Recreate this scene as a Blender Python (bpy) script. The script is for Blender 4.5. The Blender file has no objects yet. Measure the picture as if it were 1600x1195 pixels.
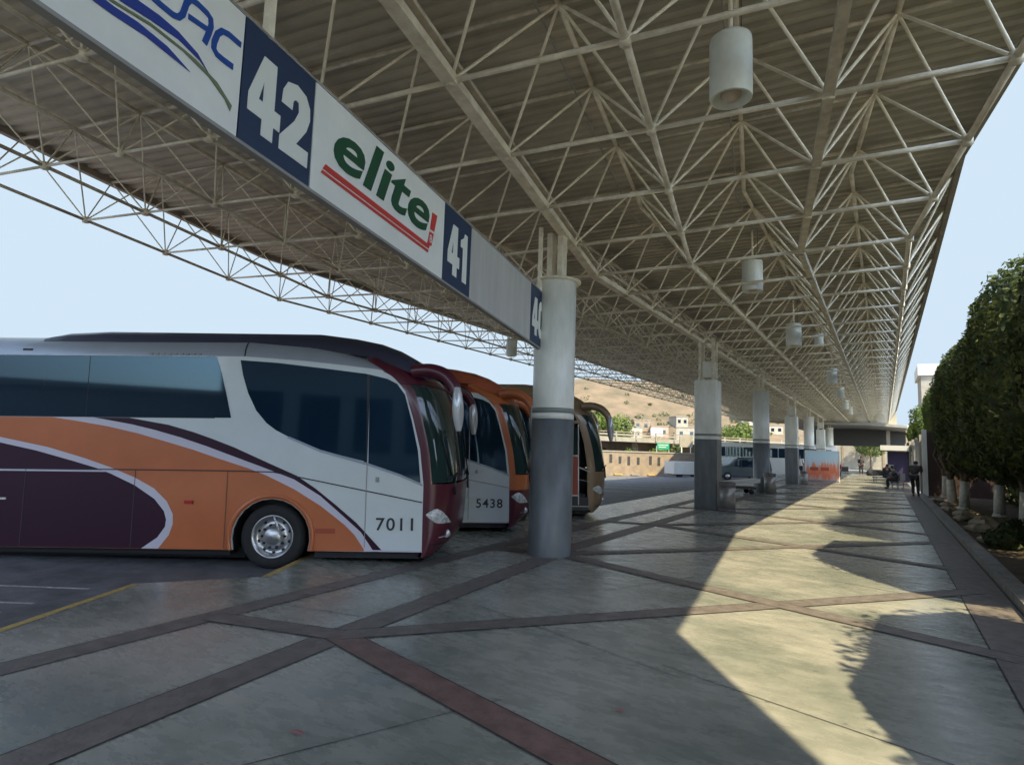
import bpy, bmesh, math, random
from mathutils import Vector, Matrix
rnd = random.Random(7)
PI = math.pi
scene = bpy.context.scene
COL = scene.collection

# ------------------------------------------------------------------ materials
MATS = {}
def mat(name, color, rough=.6, metal=0.0, spec=.5, noise=None, bump=None, coat=0.0, streak=None, trans=0):
    """noise=(scale, amount[, second colour]); bump=(scale, strength)"""
    if name in MATS: return MATS[name]
    m = bpy.data.materials.new(name); m.use_nodes = True
    nt = m.node_tree; b = nt.nodes['Principled BSDF']
    b.inputs['Base Color'].default_value = (*color, 1)
    b.inputs['Roughness'].default_value = rough
    b.inputs['Metallic'].default_value = metal
    b.inputs['Specular IOR Level'].default_value = spec
    if coat: b.inputs['Coat Weight'].default_value = coat; b.inputs['Coat Roughness'].default_value = .06
    if trans: b.inputs['Transmission Weight'].default_value = trans
    tc = nt.nodes.new('ShaderNodeTexCoord')
    if noise:
        n = nt.nodes.new('ShaderNodeTexNoise'); n.inputs['Scale'].default_value = noise[0]
        n.inputs['Detail'].default_value = 6; n.inputs['Roughness'].default_value = .62
        src = tc.outputs['Object']
        if streak:
            mp = nt.nodes.new('ShaderNodeMapping'); mp.inputs['Scale'].default_value = streak
            nt.links.new(src, mp.inputs['Vector']); src = mp.outputs['Vector']
        nt.links.new(src, n.inputs['Vector'])
        r = nt.nodes.new('ShaderNodeValToRGB')
        c2 = noise[2] if len(noise) > 2 else tuple(c*(1-noise[1]) for c in color)
        c1 = tuple(min(1, c*(1+noise[1]*.5)) for c in color)
        r.color_ramp.elements[0].position = .32; r.color_ramp.elements[1].position = .68
        r.color_ramp.elements[0].color = (*c2, 1); r.color_ramp.elements[1].color = (*c1, 1)
        nt.links.new(n.outputs['Fac'], r.inputs['Fac']); nt.links.new(r.outputs['Color'], b.inputs['Base Color'])
    if bump:
        n2 = nt.nodes.new('ShaderNodeTexNoise'); n2.inputs['Scale'].default_value = bump[0]; n2.inputs['Detail'].default_value = 4
        nt.links.new(tc.outputs['Object'], n2.inputs['Vector'])
        bp = nt.nodes.new('ShaderNodeBump'); bp.inputs['Strength'].default_value = bump[1]; bp.inputs['Distance'].default_value = .02
        nt.links.new(n2.outputs['Fac'], bp.inputs['Height']); nt.links.new(bp.outputs['Normal'], b.inputs['Normal'])
    MATS[name] = m
    return m

def floor_material():
    m = bpy.data.materials.new('polished_concrete'); m.use_nodes = True
    nt = m.node_tree; b = nt.nodes['Principled BSDF']; L = nt.links.new
    tc = nt.nodes.new('ShaderNodeTexCoord')
    n1 = nt.nodes.new('ShaderNodeTexNoise'); n1.inputs['Scale'].default_value = .55; n1.inputs['Detail'].default_value = 8; n1.inputs['Roughness'].default_value = .65
    L(tc.outputs['Object'], n1.inputs['Vector'])
    r1 = nt.nodes.new('ShaderNodeValToRGB')
    r1.color_ramp.elements[0].position = .4; r1.color_ramp.elements[0].color = (.21, .225, .195, 1)
    r1.color_ramp.elements[1].position = .58; r1.color_ramp.elements[1].color = (.37, .365, .32, 1)
    L(n1.outputs['Fac'], r1.inputs['Fac'])
    mp = nt.nodes.new('ShaderNodeMapping'); mp.inputs['Scale'].default_value = (1.3, 3.2, 1); mp.inputs['Rotation'].default_value = (0, 0, .6)
    n2 = nt.nodes.new('ShaderNodeTexNoise'); n2.inputs['Scale'].default_value = 2.2; n2.inputs['Detail'].default_value = 7; n2.inputs['Roughness'].default_value = .7
    L(tc.outputs['Object'], mp.inputs['Vector']); L(mp.outputs['Vector'], n2.inputs['Vector'])
    r2 = nt.nodes.new('ShaderNodeValToRGB')
    r2.color_ramp.elements[0].position = .3; r2.color_ramp.elements[0].color = (.8, .81, .81, 1)
    r2.color_ramp.elements[1].position = .7; r2.color_ramp.elements[1].color = (1.1, 1.1, 1.1, 1)
    L(n2.outputs['Fac'], r2.inputs['Fac'])
    mx = nt.nodes.new('ShaderNodeMix'); mx.data_type = 'RGBA'; mx.blend_type = 'MULTIPLY'; mx.inputs[0].default_value = 1
    L(r1.outputs['Color'], mx.inputs[6]); L(r2.outputs['Color'], mx.inputs[7])
    # small dark speckles of dropped gum and dirt
    v = nt.nodes.new('ShaderNodeTexVoronoi'); v.inputs['Scale'].default_value = 2.6; L(tc.outputs['Object'], v.inputs['Vector'])
    lt = nt.nodes.new('ShaderNodeMath'); lt.operation = 'LESS_THAN'; lt.inputs[1].default_value = .055; L(v.outputs['Distance'], lt.inputs[0])
    ml = nt.nodes.new('ShaderNodeMath'); ml.operation = 'MULTIPLY'; ml.inputs[1].default_value = .45; L(lt.outputs[0], ml.inputs[0])
    mx2 = nt.nodes.new('ShaderNodeMix'); mx2.data_type = 'RGBA'; mx2.inputs[7].default_value = (.07, .065, .06, 1)
    L(ml.outputs[0], mx2.inputs[0]); L(mx.outputs[2], mx2.inputs[6]); L(mx2.outputs[2], b.inputs['Base Color'])
    rr = nt.nodes.new('ShaderNodeMapRange'); rr.inputs[1].default_value = .3; rr.inputs[2].default_value = .7; rr.inputs[3].default_value = .13; rr.inputs[4].default_value = .42
    L(n2.outputs['Fac'], rr.inputs[0]); L(rr.outputs[0], b.inputs['Roughness'])
    bp = nt.nodes.new('ShaderNodeBump'); bp.inputs['Strength'].default_value = .05; bp.inputs['Distance'].default_value = .01
    L(n2.outputs['Fac'], bp.inputs['Height']); L(bp.outputs['Normal'], b.inputs['Normal'])
    b.inputs['Specular IOR Level'].default_value = .5
    return m

def leaf_material(name, c1, c2, c3):
    m = bpy.data.materials.new(name); m.use_nodes = True
    nt = m.node_tree; L = nt.links.new; b = nt.nodes['Principled BSDF']
    tc = nt.nodes.new('ShaderNodeTexCoord')
    n = nt.nodes.new('ShaderNodeTexNoise'); n.inputs['Scale'].default_value = 2.3; n.inputs['Detail'].default_value = 6
    L(tc.outputs['Object'], n.inputs['Vector'])
    r = nt.nodes.new('ShaderNodeValToRGB')
    r.color_ramp.elements[0].position = .3; r.color_ramp.elements[0].color = (*c1, 1)
    r.color_ramp.elements[1].position = .75; r.color_ramp.elements[1].color = (*c3, 1)
    e = r.color_ramp.elements.new(.52); e.color = (*c2, 1)
    L(n.outputs['Fac'], r.inputs['Fac']); L(r.outputs['Color'], b.inputs['Base Color'])
    b.inputs['Roughness'].default_value = .62; b.inputs['Specular IOR Level'].default_value = .3
    t = nt.nodes.new('ShaderNodeBsdfTranslucent'); L(r.outputs['Color'], t.inputs['Color'])
    ms = nt.nodes.new('ShaderNodeMixShader'); ms.inputs[0].default_value = .22
    L(b.outputs[0], ms.inputs[1]); L(t.outputs[0], ms.inputs[2])
    L(ms.outputs[0], nt.nodes['Material Output'].inputs['Surface'])
    return m

M_FLOOR = floor_material()
M_STRIP = mat('dark_stone_strip', (.18, .158, .148), .5, noise=(7, .35), bump=(30, .3))
M_STRIPRED = mat('reddish_stone_strip', (.21, .13, .115), .5, noise=(7, .4), bump=(30, .3))
M_JOINT = mat('joint', (.03, .03, .03), .8)
M_ASPH = mat('asphalt', (.15, .15, .16), .75, noise=(3, .4), bump=(60, .5))
M_KERB = mat('kerb_concrete', (.3, .29, .27), .8, noise=(6, .3))
M_YEL = mat('yellow_paint', (.55, .36, .07), .6, noise=(14, .5, (.3, .25, .16)))
M_WHITEP = mat('white_road_paint', (.5, .5, .48), .6, noise=(14, .5))
M_EARTH = mat('dry_earth', (.27, .21, .14), .95, noise=(1.5, .4), bump=(12, .5))
M_TRUSS = mat('cream_truss_paint', (.82, .78, .64), .5, noise=(5, .2, (.62, .56, .43)))
M_TRUSSD = mat('weathered_truss_paint', (.6, .55, .44), .55, noise=(5, .3))
M_SHEET = mat('corrugated_sheet', (.48, .44, .345), .62, noise=(.9, .25), streak=(1, 1, 1))
M_BEAM = mat('edge_beam_paint', (.32, .28, .23), .6, noise=(4, .3))
M_COLW = mat('column_white_paint', (.8, .81, .74), .35, noise=(3.5, .2, (.66, .66, .58)), streak=(1, 1, .3))
M_COLG = mat('column_grey_paint', (.165, .182, .192), .4, noise=(4, .3, (.115, .125, .13)), streak=(1, 1, .3))
M_COLB = mat('column_band_paint', (.22, .24, .22), .5)
M_LAMP = mat('lamp_housing', (.74, .78, .72), .35, noise=(5, .1))
M_LAMPIN = mat('lamp_reflector', (.5, .42, .33), .3)
M_SIGNW = mat('sign_white', (.82, .84, .79), .4, noise=(1.5, .08))
M_SIGNG = mat('sign_grey', (.5, .5, .48), .45, noise=(1.5, .14), streak=(3, 3, .4))
M_SIGNN = mat('sign_navy', (.018, .04, .095), .45)
M_SIGNB = mat('sign_letter_blue', (.012, .07, .33), .4)
M_SIGNB2 = mat('sign_deep_blue', (.02, .05, .3), .4)
M_SIGNGR = mat('sign_letter_green', (.01, .08, .035), .4)
M_SIGNR = mat('sign_red', (.6, .05, .04), .4)
M_SIGNO = mat('sign_olive', (.16, .2, .11), .5)
M_DIGIT = mat('sign_digit', (.76, .79, .73), .45)
M_DARKM = mat('dark_metal', (.05, .05, .05), .5)
M_BUSW = mat('bus_white_paint', (.62, .67, .66), .28, coat=.5, noise=(1.3, .06))
M_BUSSIL = mat('bus_silver_paint', (.33, .37, .42), .32, metal=.25, coat=.4, noise=(1.3, .08))
M_BUSNAVY = mat('bus_dark_roof', (.035, .04, .07), .35, coat=.3)
M_ORANGE = mat('bus_orange_paint', (.5, .14, .045), .32, coat=.35, noise=(1.1, .12))
M_PURPLE = mat('bus_purple_paint', (.03, .005, .018), .5, spec=.3)
M_LAV = mat('bus_pale_stripe', (.58, .55, .62), .3, coat=.4)
M_MAROON = mat('bus_maroon_paint', (.075, .008, .02), .32, coat=.35)
M_OROOF = mat('bus_orange_roof', (.42, .1, .045), .35, coat=.3, noise=(.9, .25))
M_BEIGE = mat('bus_bronze_paint', (.26, .18, .105), .35, metal=.2, coat=.4)
M_REDP = mat('bus_red_panel', (.36, .07, .035), .4)
M_GLASS = mat('bus_tinted_glass', (.008, .02, .038), .04, spec=.9)
M_GLASS.node_tree.nodes['Principled BSDF'].inputs['Specular Tint'].default_value = (.5, .78, 1, 1)
M_GLASSG = mat('windscreen_green_glass', (.02, .04, .038), .05, spec=.7)
M_RUBBER = mat('tyre_rubber', (.02, .02, .02), .85, bump=(40, .3))
M_RIM = mat('wheel_alloy', (.5, .5, .5), .3, metal=.85)
M_BLACK = mat('black_trim', (.012, .012, .014), .5)
M_LENS = mat('headlight_lens', (.6, .62, .6), .12, spec=.8, noise=(16, .55), coat=.8, bump=(30, .6))
M_CHROME = mat('mirror_shell', (.6, .62, .63), .22, metal=.3, coat=.4)
M_NUM = mat('number_lettering', (.03, .035, .04), .5)
M_TRED = mat('red_marker', (.4, .02, .02), .3)
M_BIN = mat('bin_steel', (.32, .31, .29), .4, metal=.4, noise=(4, .2))
M_BINTOP = mat('bin_top', (.12, .11, .1), .5)
M_BARK = mat('tree_bark', (.16, .12, .085), .9, noise=(8, .5), bump=(22, 1))
M_LIME = mat('whitewashed_bark', (.72, .7, .62), .85, noise=(9, .25), bump=(22, .6))
M_LEAFH = leaf_material('hedge_leaves', (.018, .032, .013), (.06, .085, .024), (.22, .25, .055))
M_LEAFY = leaf_material('bright_leaves', (.05, .09, .02), (.1, .15, .03), (.17, .2, .05))
M_LEAFD = leaf_material('shrub_leaves', (.04, .07, .03), (.08, .11, .04), (.15, .17, .07))
M_ROCK = mat('pale_rock', (.42, .36, .27), .9, noise=(5, .3), bump=(14, .8))
M_SOIL = mat('planter_soil', (.15, .12, .085), .95, noise=(2.5, .5), bump=(14, .8))
M_WALLR = mat('brown_red_wall', (.06, .035, .03), .85, noise=(2, .3))
M_WALLB = mat('beige_wall', (.3, .24, .175), .9, noise=(1.5, .25), bump=(8, .4))
M_CONC = mat('pale_concrete', (.34, .32, .27), .85, noise=(1.2, .2))
M_WHITE = mat('white_painted_metal', (.6, .6, .57), .5, noise=(2, .06))
M_GREY = mat('grey_painted_metal', (.3, .3, .28), .6, noise=(3, .15))
M_DKGREEN = mat('dark_teal_paint', (.02, .05, .065), .3, coat=.5)
M_GREENS = mat('highway_sign_green', (.02, .3, .17), .5)
M_BLUEG = mat('blue_graphic', (.2, .3, .42), .4)
M_VIOLET = mat('dark_violet_panel', (.045, .035, .09), .5)
M_SCRAP = mat('faded_pink_paper', (.32, .13, .13), .7)
M_SKIN = mat('skin', (.3, .17, .11), .6)
M_HAIR = mat('dark_hair', (.015, .012, .01), .6)
M_CLOTHD = mat('dark_cloth', (.035, .035, .04), .9, noise=(25, .4))
M_CLOTHJ = mat('dark_jeans', (.03, .04, .06), .9)
M_CLOTHW = mat('white_cloth', (.6, .6, .58), .9)
M_CLOTHR = mat('red_cloth', (.3, .04, .05), .9)
M_CLOTHP = mat('patterned_cloth', (.08, .075, .065), .9, noise=(18, .8, (.015, .015, .015)))

def hill_material():
    m = bpy.data.materials.new('dry_hillside'); m.use_nodes = True
    nt = m.node_tree; L = nt.links.new; b = nt.nodes['Principled BSDF']; b.inputs['Roughness'].default_value = 1
    tc = nt.nodes.new('ShaderNodeTexCoord')
    n = nt.nodes.new('ShaderNodeTexNoise'); n.inputs['Scale'].default_value = .12; n.inputs['Detail'].default_value = 12; n.inputs['Roughness'].default_value = .7
    L(tc.outputs['Object'], n.inputs['Vector'])
    r = nt.nodes.new('ShaderNodeValToRGB')
    r.color_ramp.elements[0].position = .3; r.color_ramp.elements[0].color = (.09, .08, .05, 1)
    r.color_ramp.elements[1].position = .62; r.color_ramp.elements[1].color = (.2, .15, .1, 1)
    L(n.outputs['Fac'], r.inputs['Fac']); L(r.outputs['Color'], b.inputs['Base Color'])
    return m
M_HILL = hill_material()

def board_material():
    """printed advertising: pale blue sky above, orange lower half with streaks"""
    m = bpy.data.materials.new('printed_board'); m.use_nodes = True
    nt = m.node_tree; L = nt.links.new; b = nt.nodes['Principled BSDF']; b.inputs['Roughness'].default_value = .5
    tc = nt.nodes.new('ShaderNodeTexCoord'); sx = nt.nodes.new('ShaderNodeSeparateXYZ'); L(tc.outputs['Object'], sx.inputs[0])
    mp = nt.nodes.new('ShaderNodeMapping'); mp.inputs['Scale'].default_value = (5, 5, .8); L(tc.outputs['Object'], mp.inputs['Vector'])
    n = nt.nodes.new('ShaderNodeTexNoise'); n.inputs['Scale'].default_value = 1.5; L(mp.outputs['Vector'], n.inputs['Vector'])
    a = nt.nodes.new('ShaderNodeMath'); a.operation = 'MULTIPLY_ADD'; a.inputs[1].default_value = .55; L(n.outputs['Fac'], a.inputs[0])
    s = nt.nodes.new('ShaderNodeMath'); s.operation = 'MULTIPLY'; s.inputs[1].default_value = .45; L(sx.outputs[2], s.inputs[0])
    L(s.outputs[0], a.inputs[2])
    r = nt.nodes.new('ShaderNodeValToRGB'); e = r.color_ramp.elements
    e[0].position = .3; e[0].color = (.5, .34, .3, 1); e[1].position = 1; e[1].color = (.45, .62, .7, 1)
    for p, c in ((.5, (.62, .14, .06)), (.7, (.6, .25, .15)), (.82, (.5, .55, .6))):
        k = e.new(p); k.color = (*c, 1)
    L(a.outputs[0], r.inputs['Fac']); L(r.outputs['Color'], b.inputs['Base Color'])
    return m
M_BOARD = board_material()

# ------------------------------------------------------------------ mesh helpers
class MB:
    def __init__(s): s.v = []; s.f = []; s.mi = []; s.m = []; s.sm = []
    def mid(s, m):
        if m not in s.m: s.m.append(m)
        return s.m.index(m)
    def add(s, vs, fs, m, smooth=False):
        o = len(s.v); s.v += [tuple(v) for v in vs]; k = s.mid(m)
        for f in fs: s.f.append(tuple(i+o for i in f)); s.mi.append(k); s.sm.append(smooth)
    def box(s, c, d, m, rz=0, bev=0):
        x, y, z = d[0]/2, d[1]/2, d[2]/2; cs, sn = math.cos(rz), math.sin(rz)
        vs = []
        for a, b_, c_ in ((-1,-1,-1),(1,-1,-1),(1,1,-1),(-1,1,-1),(-1,-1,1),(1,-1,1),(1,1,1),(-1,1,1)):
            px, py = a*x, b_*y
            vs.append((c[0]+px*cs-py*sn, c[1]+px*sn+py*cs, c[2]+c_*z))
        s.add(vs, [(0,3,2,1),(4,5,6,7),(0,1,5,4),(1,2,6,5),(2,3,7,6),(3,0,4,7)], m)
    def tube(s, p, q, r, m, n=6, r2=None, caps=True):
        p, q = Vector(p), Vector(q); d = q-p
        if d.length < 1e-5: return
        r2 = r if r2 is None else r2
        z = d.normalized(); a = Vector((0,0,1)) if abs(z.z) < .9 else Vector((1,0,0))
        x = z.cross(a).normalized(); y = z.cross(x)
        vs = []
        for k in range(n):
            t = 2*PI*k/n; o = x*math.cos(t)+y*math.sin(t)
            vs.append(p+o*r); vs.append(q+o*r2)
        fs = [(2*k, 2*k+1, (2*k+3) % (2*n), (2*k+2) % (2*n)) for k in range(n)]
        if caps:
            fs.append(tuple(2*k for k in range(n))); fs.append(tuple(2*k+1 for k in reversed(range(n))))
        s.add(vs, fs, m, True)
    def beam(s, p, q, w, h, m):
        """rectangular bar w wide, h high"""
        p, q = Vector(p), Vector(q); z = (q-p).normalized(); a = Vector((0,0,1)) if abs(z.z) < .95 else Vector((0,1,0))
        x = z.cross(a).normalized(); y = x.cross(z)
        vs = [b_+x*sx*w/2+y*sy*h/2 for b_ in (p, q) for sx, sy in ((-1,-1),(1,-1),(1,1),(-1,1))]
        s.add(vs, [(0,1,2,3),(7,6,5,4),(0,4,5,1),(1,5,6,2),(2,6,7,3),(3,7,4,0)], m)
    def path(s, pts, r, m, n=6, rs=None):
        for i in range(len(pts)-1):
            s.tube(pts[i], pts[i+1], rs[i] if rs else r, m, n, rs[i+1] if rs else r)
    def sweep(s, pts, rs, m, n=14):
        """one smooth bent tube through the points"""
        P_ = [Vector(p) for p in pts]; C_ = []; RR = []
        for i in range(len(P_)-1):
            a, b_, c, d = P_[max(i-1, 0)], P_[i], P_[i+1], P_[min(i+2, len(P_)-1)]
            for k in range(5):
                t = k/5; C_.append(.5*((2*b_)+(c-a)*t+(2*a-5*b_+4*c-d)*t*t+(3*b_-a-3*c+d)*t**3)); RR.append(rs[i]+(rs[i+1]-rs[i])*t)
        C_.append(P_[-1]); RR.append(rs[-1]*.6); rows = []; ref = Vector((0, 1, 0))
        for i, p in enumerate(C_):
            d = (C_[min(i+1, len(C_)-1)]-C_[max(i-1, 0)]).normalized(); y = (ref-d*ref.dot(d)).normalized(); x = y.cross(d)
            rows.append([tuple(p+(x*math.cos(2*PI*k/n)+y*math.sin(2*PI*k/n))*RR[i]) for k in range(n+1)])
        s.grid(rows, m, True); s.add(rows[-1][:n], [tuple(range(n))], m)
    def lathe(s, prof, m, c=(0,0,0), n=20, axis='z', smooth=True):
        vs = []
        for r, h in prof:
            for k in range(n):
                t = 2*PI*k/n
                if axis == 'z': vs.append((c[0]+r*math.cos(t), c[1]+r*math.sin(t), c[2]+h))
                else: vs.append((c[0]+r*math.cos(t), c[1]+h, c[2]+r*math.sin(t)))
        fs = []
        for i in range(len(prof)-1):
            for k in range(n):
                a, b_ = i*n+k, i*n+(k+1) % n
                fs.append((a, b_, b_+n, a+n))
        s.add(vs, fs, m, smooth)
    def grid(s, rows, m, smooth=True, flip=False):
        n = len(rows[0]); vs = [v for r in rows for v in r]; fs = []
        for i in range(len(rows)-1):
            for k in range(n-1):
                f = (i*n+k, i*n+k+1, (i+1)*n+k+1, (i+1)*n+k)
                fs.append(f[::-1] if flip else f)
        s.add(vs, fs, m, smooth)
    def build(s, name, parent=None, loc=None, rot=None):
        me = bpy.data.meshes.new(name); me.from_pydata(s.v, [], s.f)
        for m in s.m: me.materials.append(m)
        me.polygons.foreach_set('material_index', s.mi); me.polygons.foreach_set('use_smooth', s.sm)
        me.update()
        o = bpy.data.objects.new(name, me); COL.objects.link(o)
        if parent: o.parent = parent
        if loc is not None: o.location = loc
        if rot is not None: o.rotation_euler = rot
        return o

def tag(o, label=None, cat=None, group=None, kind=None):
    if label: o['label'] = label
    if cat: o['category'] = cat
    if group: o['group'] = group
    if kind: o['kind'] = kind
    return o
def empty(name, loc, rz=0, **k):
    o = bpy.data.objects.new(name, None); COL.objects.link(o); o.location = loc; o.rotation_euler = (0, 0, rz)
    o.empty_display_size = .3
    return tag(o, **k)
def copy_tree(o, parent=None):
    c = o.copy(); COL.objects.link(c)
    if parent: c.parent = parent
    for ch in list(o.children): copy_tree(ch, c)
    return c

def curve_mesh(name, loops, m, parent, depth, to3, bevel=0):
    """flat filled shape from closed 2D loops (holes are inner loops), extruded by depth, mapped through to3(x,y,d)"""
    cu = bpy.data.curves.new(name+'_c', 'CURVE'); cu.dimensions = '2D'; cu.fill_mode = 'BOTH'; cu.extrude = depth/2
    for lp in loops:
        sp = cu.splines.new('POLY'); sp.points.add(len(lp)-1); sp.use_cyclic_u = True
        for i, (x, y) in enumerate(lp): sp.points[i].co = (x, y, 0, 1)
    return _curve_to_mesh(cu, name, m, parent, to3)
def _curve_to_mesh(cu, name, m, parent, to3):
    ob = bpy.data.objects.new('tmp', cu); COL.objects.link(ob)
    bpy.context.view_layer.update()
    dg = bpy.context.evaluated_depsgraph_get()
    me = bpy.data.meshes.new_from_object(ob.evaluated_get(dg))
    bpy.data.objects.remove(ob); bpy.data.curves.remove(cu)
    for v in me.vertices: v.co = Vector(to3(v.co.x, v.co.y, v.co.z))
    me.materials.clear(); me.materials.append(m); me.name = name
    for p in me.polygons: p.use_smooth = False; p.material_index = 0
    o = bpy.data.objects.new(name, me); COL.objects.link(o)
    if parent: o.parent = parent
    return o
def text_mesh(name, txt, m, parent, depth, to3, box, offset=0, shear=0, space=1):
    """text scaled to fill box=(x0,y0,x1,y1)"""
    cu = bpy.data.curves.new(name+'_c', 'FONT'); cu.body = txt; cu.size = 1; cu.extrude = depth/2; cu.offset = offset; cu.shear = shear
    cu.space_character = space; cu.resolution_u = 4
    ob = bpy.data.objects.new('tmp', cu); COL.objects.link(ob); bpy.context.view_layer.update()
    dg = bpy.context.evaluated_depsgraph_get()
    me = bpy.data.meshes.new_from_object(ob.evaluated_get(dg)); bpy.data.objects.remove(ob); bpy.data.curves.remove(cu)
    xs = [v.co.x for v in me.vertices]; ys = [v.co.y for v in me.vertices]
    x0, x1, y0, y1 = min(xs), max(xs), min(ys), max(ys)
    for v in me.vertices:
        x = box[0]+(v.co.x-x0)/(x1-x0)*(box[2]-box[0]); y = box[1]+(v.co.y-y0)/(y1-y0)*(box[3]-box[1])
        v.co = Vector(to3(x, y, v.co.z))
    me.materials.clear(); me.materials.append(m); me.name = name
    for p in me.polygons: p.material_index = 0
    o = bpy.data.objects.new(name, me); COL.objects.link(o)
    if parent: o.parent = parent
    return o

# ------------------------------------------------------------------ camera
F_PX, H = 950.0, 1.75
rho = .033; pitch = math.radians(5.8444); yaw = math.radians(31.514)
fw = Vector((-math.sin(yaw)*math.cos(pitch), math.cos(yaw)*math.cos(pitch), math.sin(pitch)))
r0 = Vector((math.cos(yaw), math.sin(yaw), 0)); u0 = r0.cross(fw)
rt = r0*math.cos(rho)+u0*math.sin(rho); up = -r0*math.sin(rho)+u0*math.cos(rho)
cam = bpy.data.cameras.new('camera'); cam.sensor_width = 36; cam.lens = F_PX*36/1600; cam.clip_start = .05; cam.clip_end = 5000
co = bpy.data.objects.new('camera', cam); COL.objects.link(co)
mw = Matrix((rt, up, -fw)).transposed().to_4x4(); mw.translation = (0, 0, H); co.matrix_world = mw
scene.camera = co

# ------------------------------------------------------------------ light
sun_dir = Vector((4.07, -2.99, 6.54)).normalized()
sun = bpy.data.lights.new('sun', 'SUN'); sun.energy = 2.25; sun.angle = math.radians(.5); sun.color = (1, .84, .52)
so = bpy.data.objects.new('sun', sun); COL.objects.link(so); so.rotation_euler = sun_dir.to_track_quat('Z', 'Y').to_euler()
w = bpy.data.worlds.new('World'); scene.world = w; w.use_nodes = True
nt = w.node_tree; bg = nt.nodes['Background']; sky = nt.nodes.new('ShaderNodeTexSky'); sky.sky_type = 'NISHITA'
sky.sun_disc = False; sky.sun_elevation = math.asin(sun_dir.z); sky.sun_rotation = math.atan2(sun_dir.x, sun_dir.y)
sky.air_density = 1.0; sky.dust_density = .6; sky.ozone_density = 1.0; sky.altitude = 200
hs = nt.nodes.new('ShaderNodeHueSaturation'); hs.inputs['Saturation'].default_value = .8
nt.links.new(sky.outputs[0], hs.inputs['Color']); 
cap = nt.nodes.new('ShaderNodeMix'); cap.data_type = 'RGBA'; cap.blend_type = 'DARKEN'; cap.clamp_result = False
cap.inputs[7].default_value = (1.12, 1.38, 1.62, 1)   # sky brightness capped away from the sun; brighter sunward half left for added fill
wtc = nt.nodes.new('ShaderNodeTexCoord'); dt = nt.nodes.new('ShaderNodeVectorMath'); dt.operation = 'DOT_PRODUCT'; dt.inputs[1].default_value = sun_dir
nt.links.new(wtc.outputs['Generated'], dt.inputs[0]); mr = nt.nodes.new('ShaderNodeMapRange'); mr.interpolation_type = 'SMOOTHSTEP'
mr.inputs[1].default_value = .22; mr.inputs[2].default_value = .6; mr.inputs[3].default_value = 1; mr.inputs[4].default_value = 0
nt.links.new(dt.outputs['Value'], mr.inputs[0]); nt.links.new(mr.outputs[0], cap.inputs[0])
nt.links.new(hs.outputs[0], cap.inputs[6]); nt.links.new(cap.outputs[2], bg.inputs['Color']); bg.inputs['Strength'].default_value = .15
scene.view_settings.view_transform = 'Standard'; scene.view_settings.look = 'None'; scene.view_settings.exposure = 1.95; scene.view_settings.gamma = 1
scene.render.engine = 'CYCLES'
scene.cycles.max_bounces = 8; scene.cycles.diffuse_bounces = 5

# ------------------------------------------------------------------ ground
def polysheet(name, pts, z, m, parent=None, thick=0):
    bm = bmesh.new(); vs = [bm.verts.new((x, y, z)) for x, y in pts]; f = bm.faces.new(vs)
    if f.normal.z < 0: f.normal_flip()
    if thick:
        r = bmesh.ops.extrude_face_region(bm, geom=[f]); bmesh.ops.translate(bm, vec=(0, 0, -thick), verts=[e for e in r['geom'] if isinstance(e, bmesh.types.BMVert)])
    bmesh.ops.recalc_face_normals(bm, faces=bm.faces[:])
    bmesh.ops.triangulate(bm, faces=[f for f in bm.faces if len(f.verts) > 4])
    me = bpy.data.meshes.new(name); bm.to_mesh(me); bm.free(); me.materials.append(m)
    o = bpy.data.objects.new(name, me); COL.objects.link(o)
    if parent: o.parent = parent
    return o
def gz(x, y):   # the bus yard falls gently away from the near bays
    t = min(1, max(0, (y-20)/32)); t = t*t*(3-2*t); u = min(1, max(0, (-x-13)/7))
    return -.12-.5*t-.36*u*t
b = MB()
ys = [-60, -20, 0, 10, 20]+[20+2*i for i in range(1, 18)]+[60, 80, 120, 200, 400, 1500]
xs = [-1500, -500, -200, -80, -40, -28, -20, -18, -16, -14.5, -13, -12, -6, 0, 6, 20, 80, 300, 1500]
b.grid([[(x, y, gz(x, y)) for x in xs] for y in ys], M_ASPH, True)
tag(b.build('yard_asphalt'), kind='structure')
b = MB(); b.grid([[(x, y, -.4) for x in (-900, -300, -60, -34, -24, -14)] for y in (66, 70, 100, 200, 1400)], M_EARTH)
tag(b.build('dry_ground'), kind='structure')

# platform outline with sawtooth bays on the left
heads = [((-5.95, -1.95), (-7.1, .15)), ((-6.3, 1.75), (-7.5, 3.95)), ((-6.72, 5.1), (-7.95, 7.35)), ((-7.05, 8.7), (-8.25, 10.9)), ((-7.15, 12.4), (-8.3, 14.6))]
left = [(-5.5, -8)]
for a, c in heads: left += [a, c]
left += [(-7.4, 16.2), (-7.4, 80)]
plat = left+[(1.32, 80), (1.32, 5.0), (1.0, -8)]
tag(polysheet('platform', plat, 0, M_FLOOR, thick=.14), kind='structure')
b = MB()
for a, c in heads[:4]:
    d = Vector((c[0]-a[0], c[1]-a[1], 0)).normalized(); nrm = Vector((-d.y, d.x, 0))
    b.add([(a[0], a[1], .004), (c[0], c[1], .004), (c[0]-nrm.x*.09, c[1]-nrm.y*.09, .004), (a[0]-nrm.x*.09, a[1]-nrm.y*.09, .004)], [(0, 1, 2, 3)], M_YEL)
    b.add([(a[0], a[1], .003), (c[0], c[1], .003), (c[0]+nrm.x*.004, c[1]+nrm.y*.004, -.11), (a[0]+nrm.x*.004, a[1]+nrm.y*.004, -.11)], [(0, 1, 2, 3)], M_KERB)
tag(b.build('yellow_kerb_edge'), kind='structure')
b = MB(); eb = Vector((.861, .507, 0)); nb = Vector((-.507, .861, 0))
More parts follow.
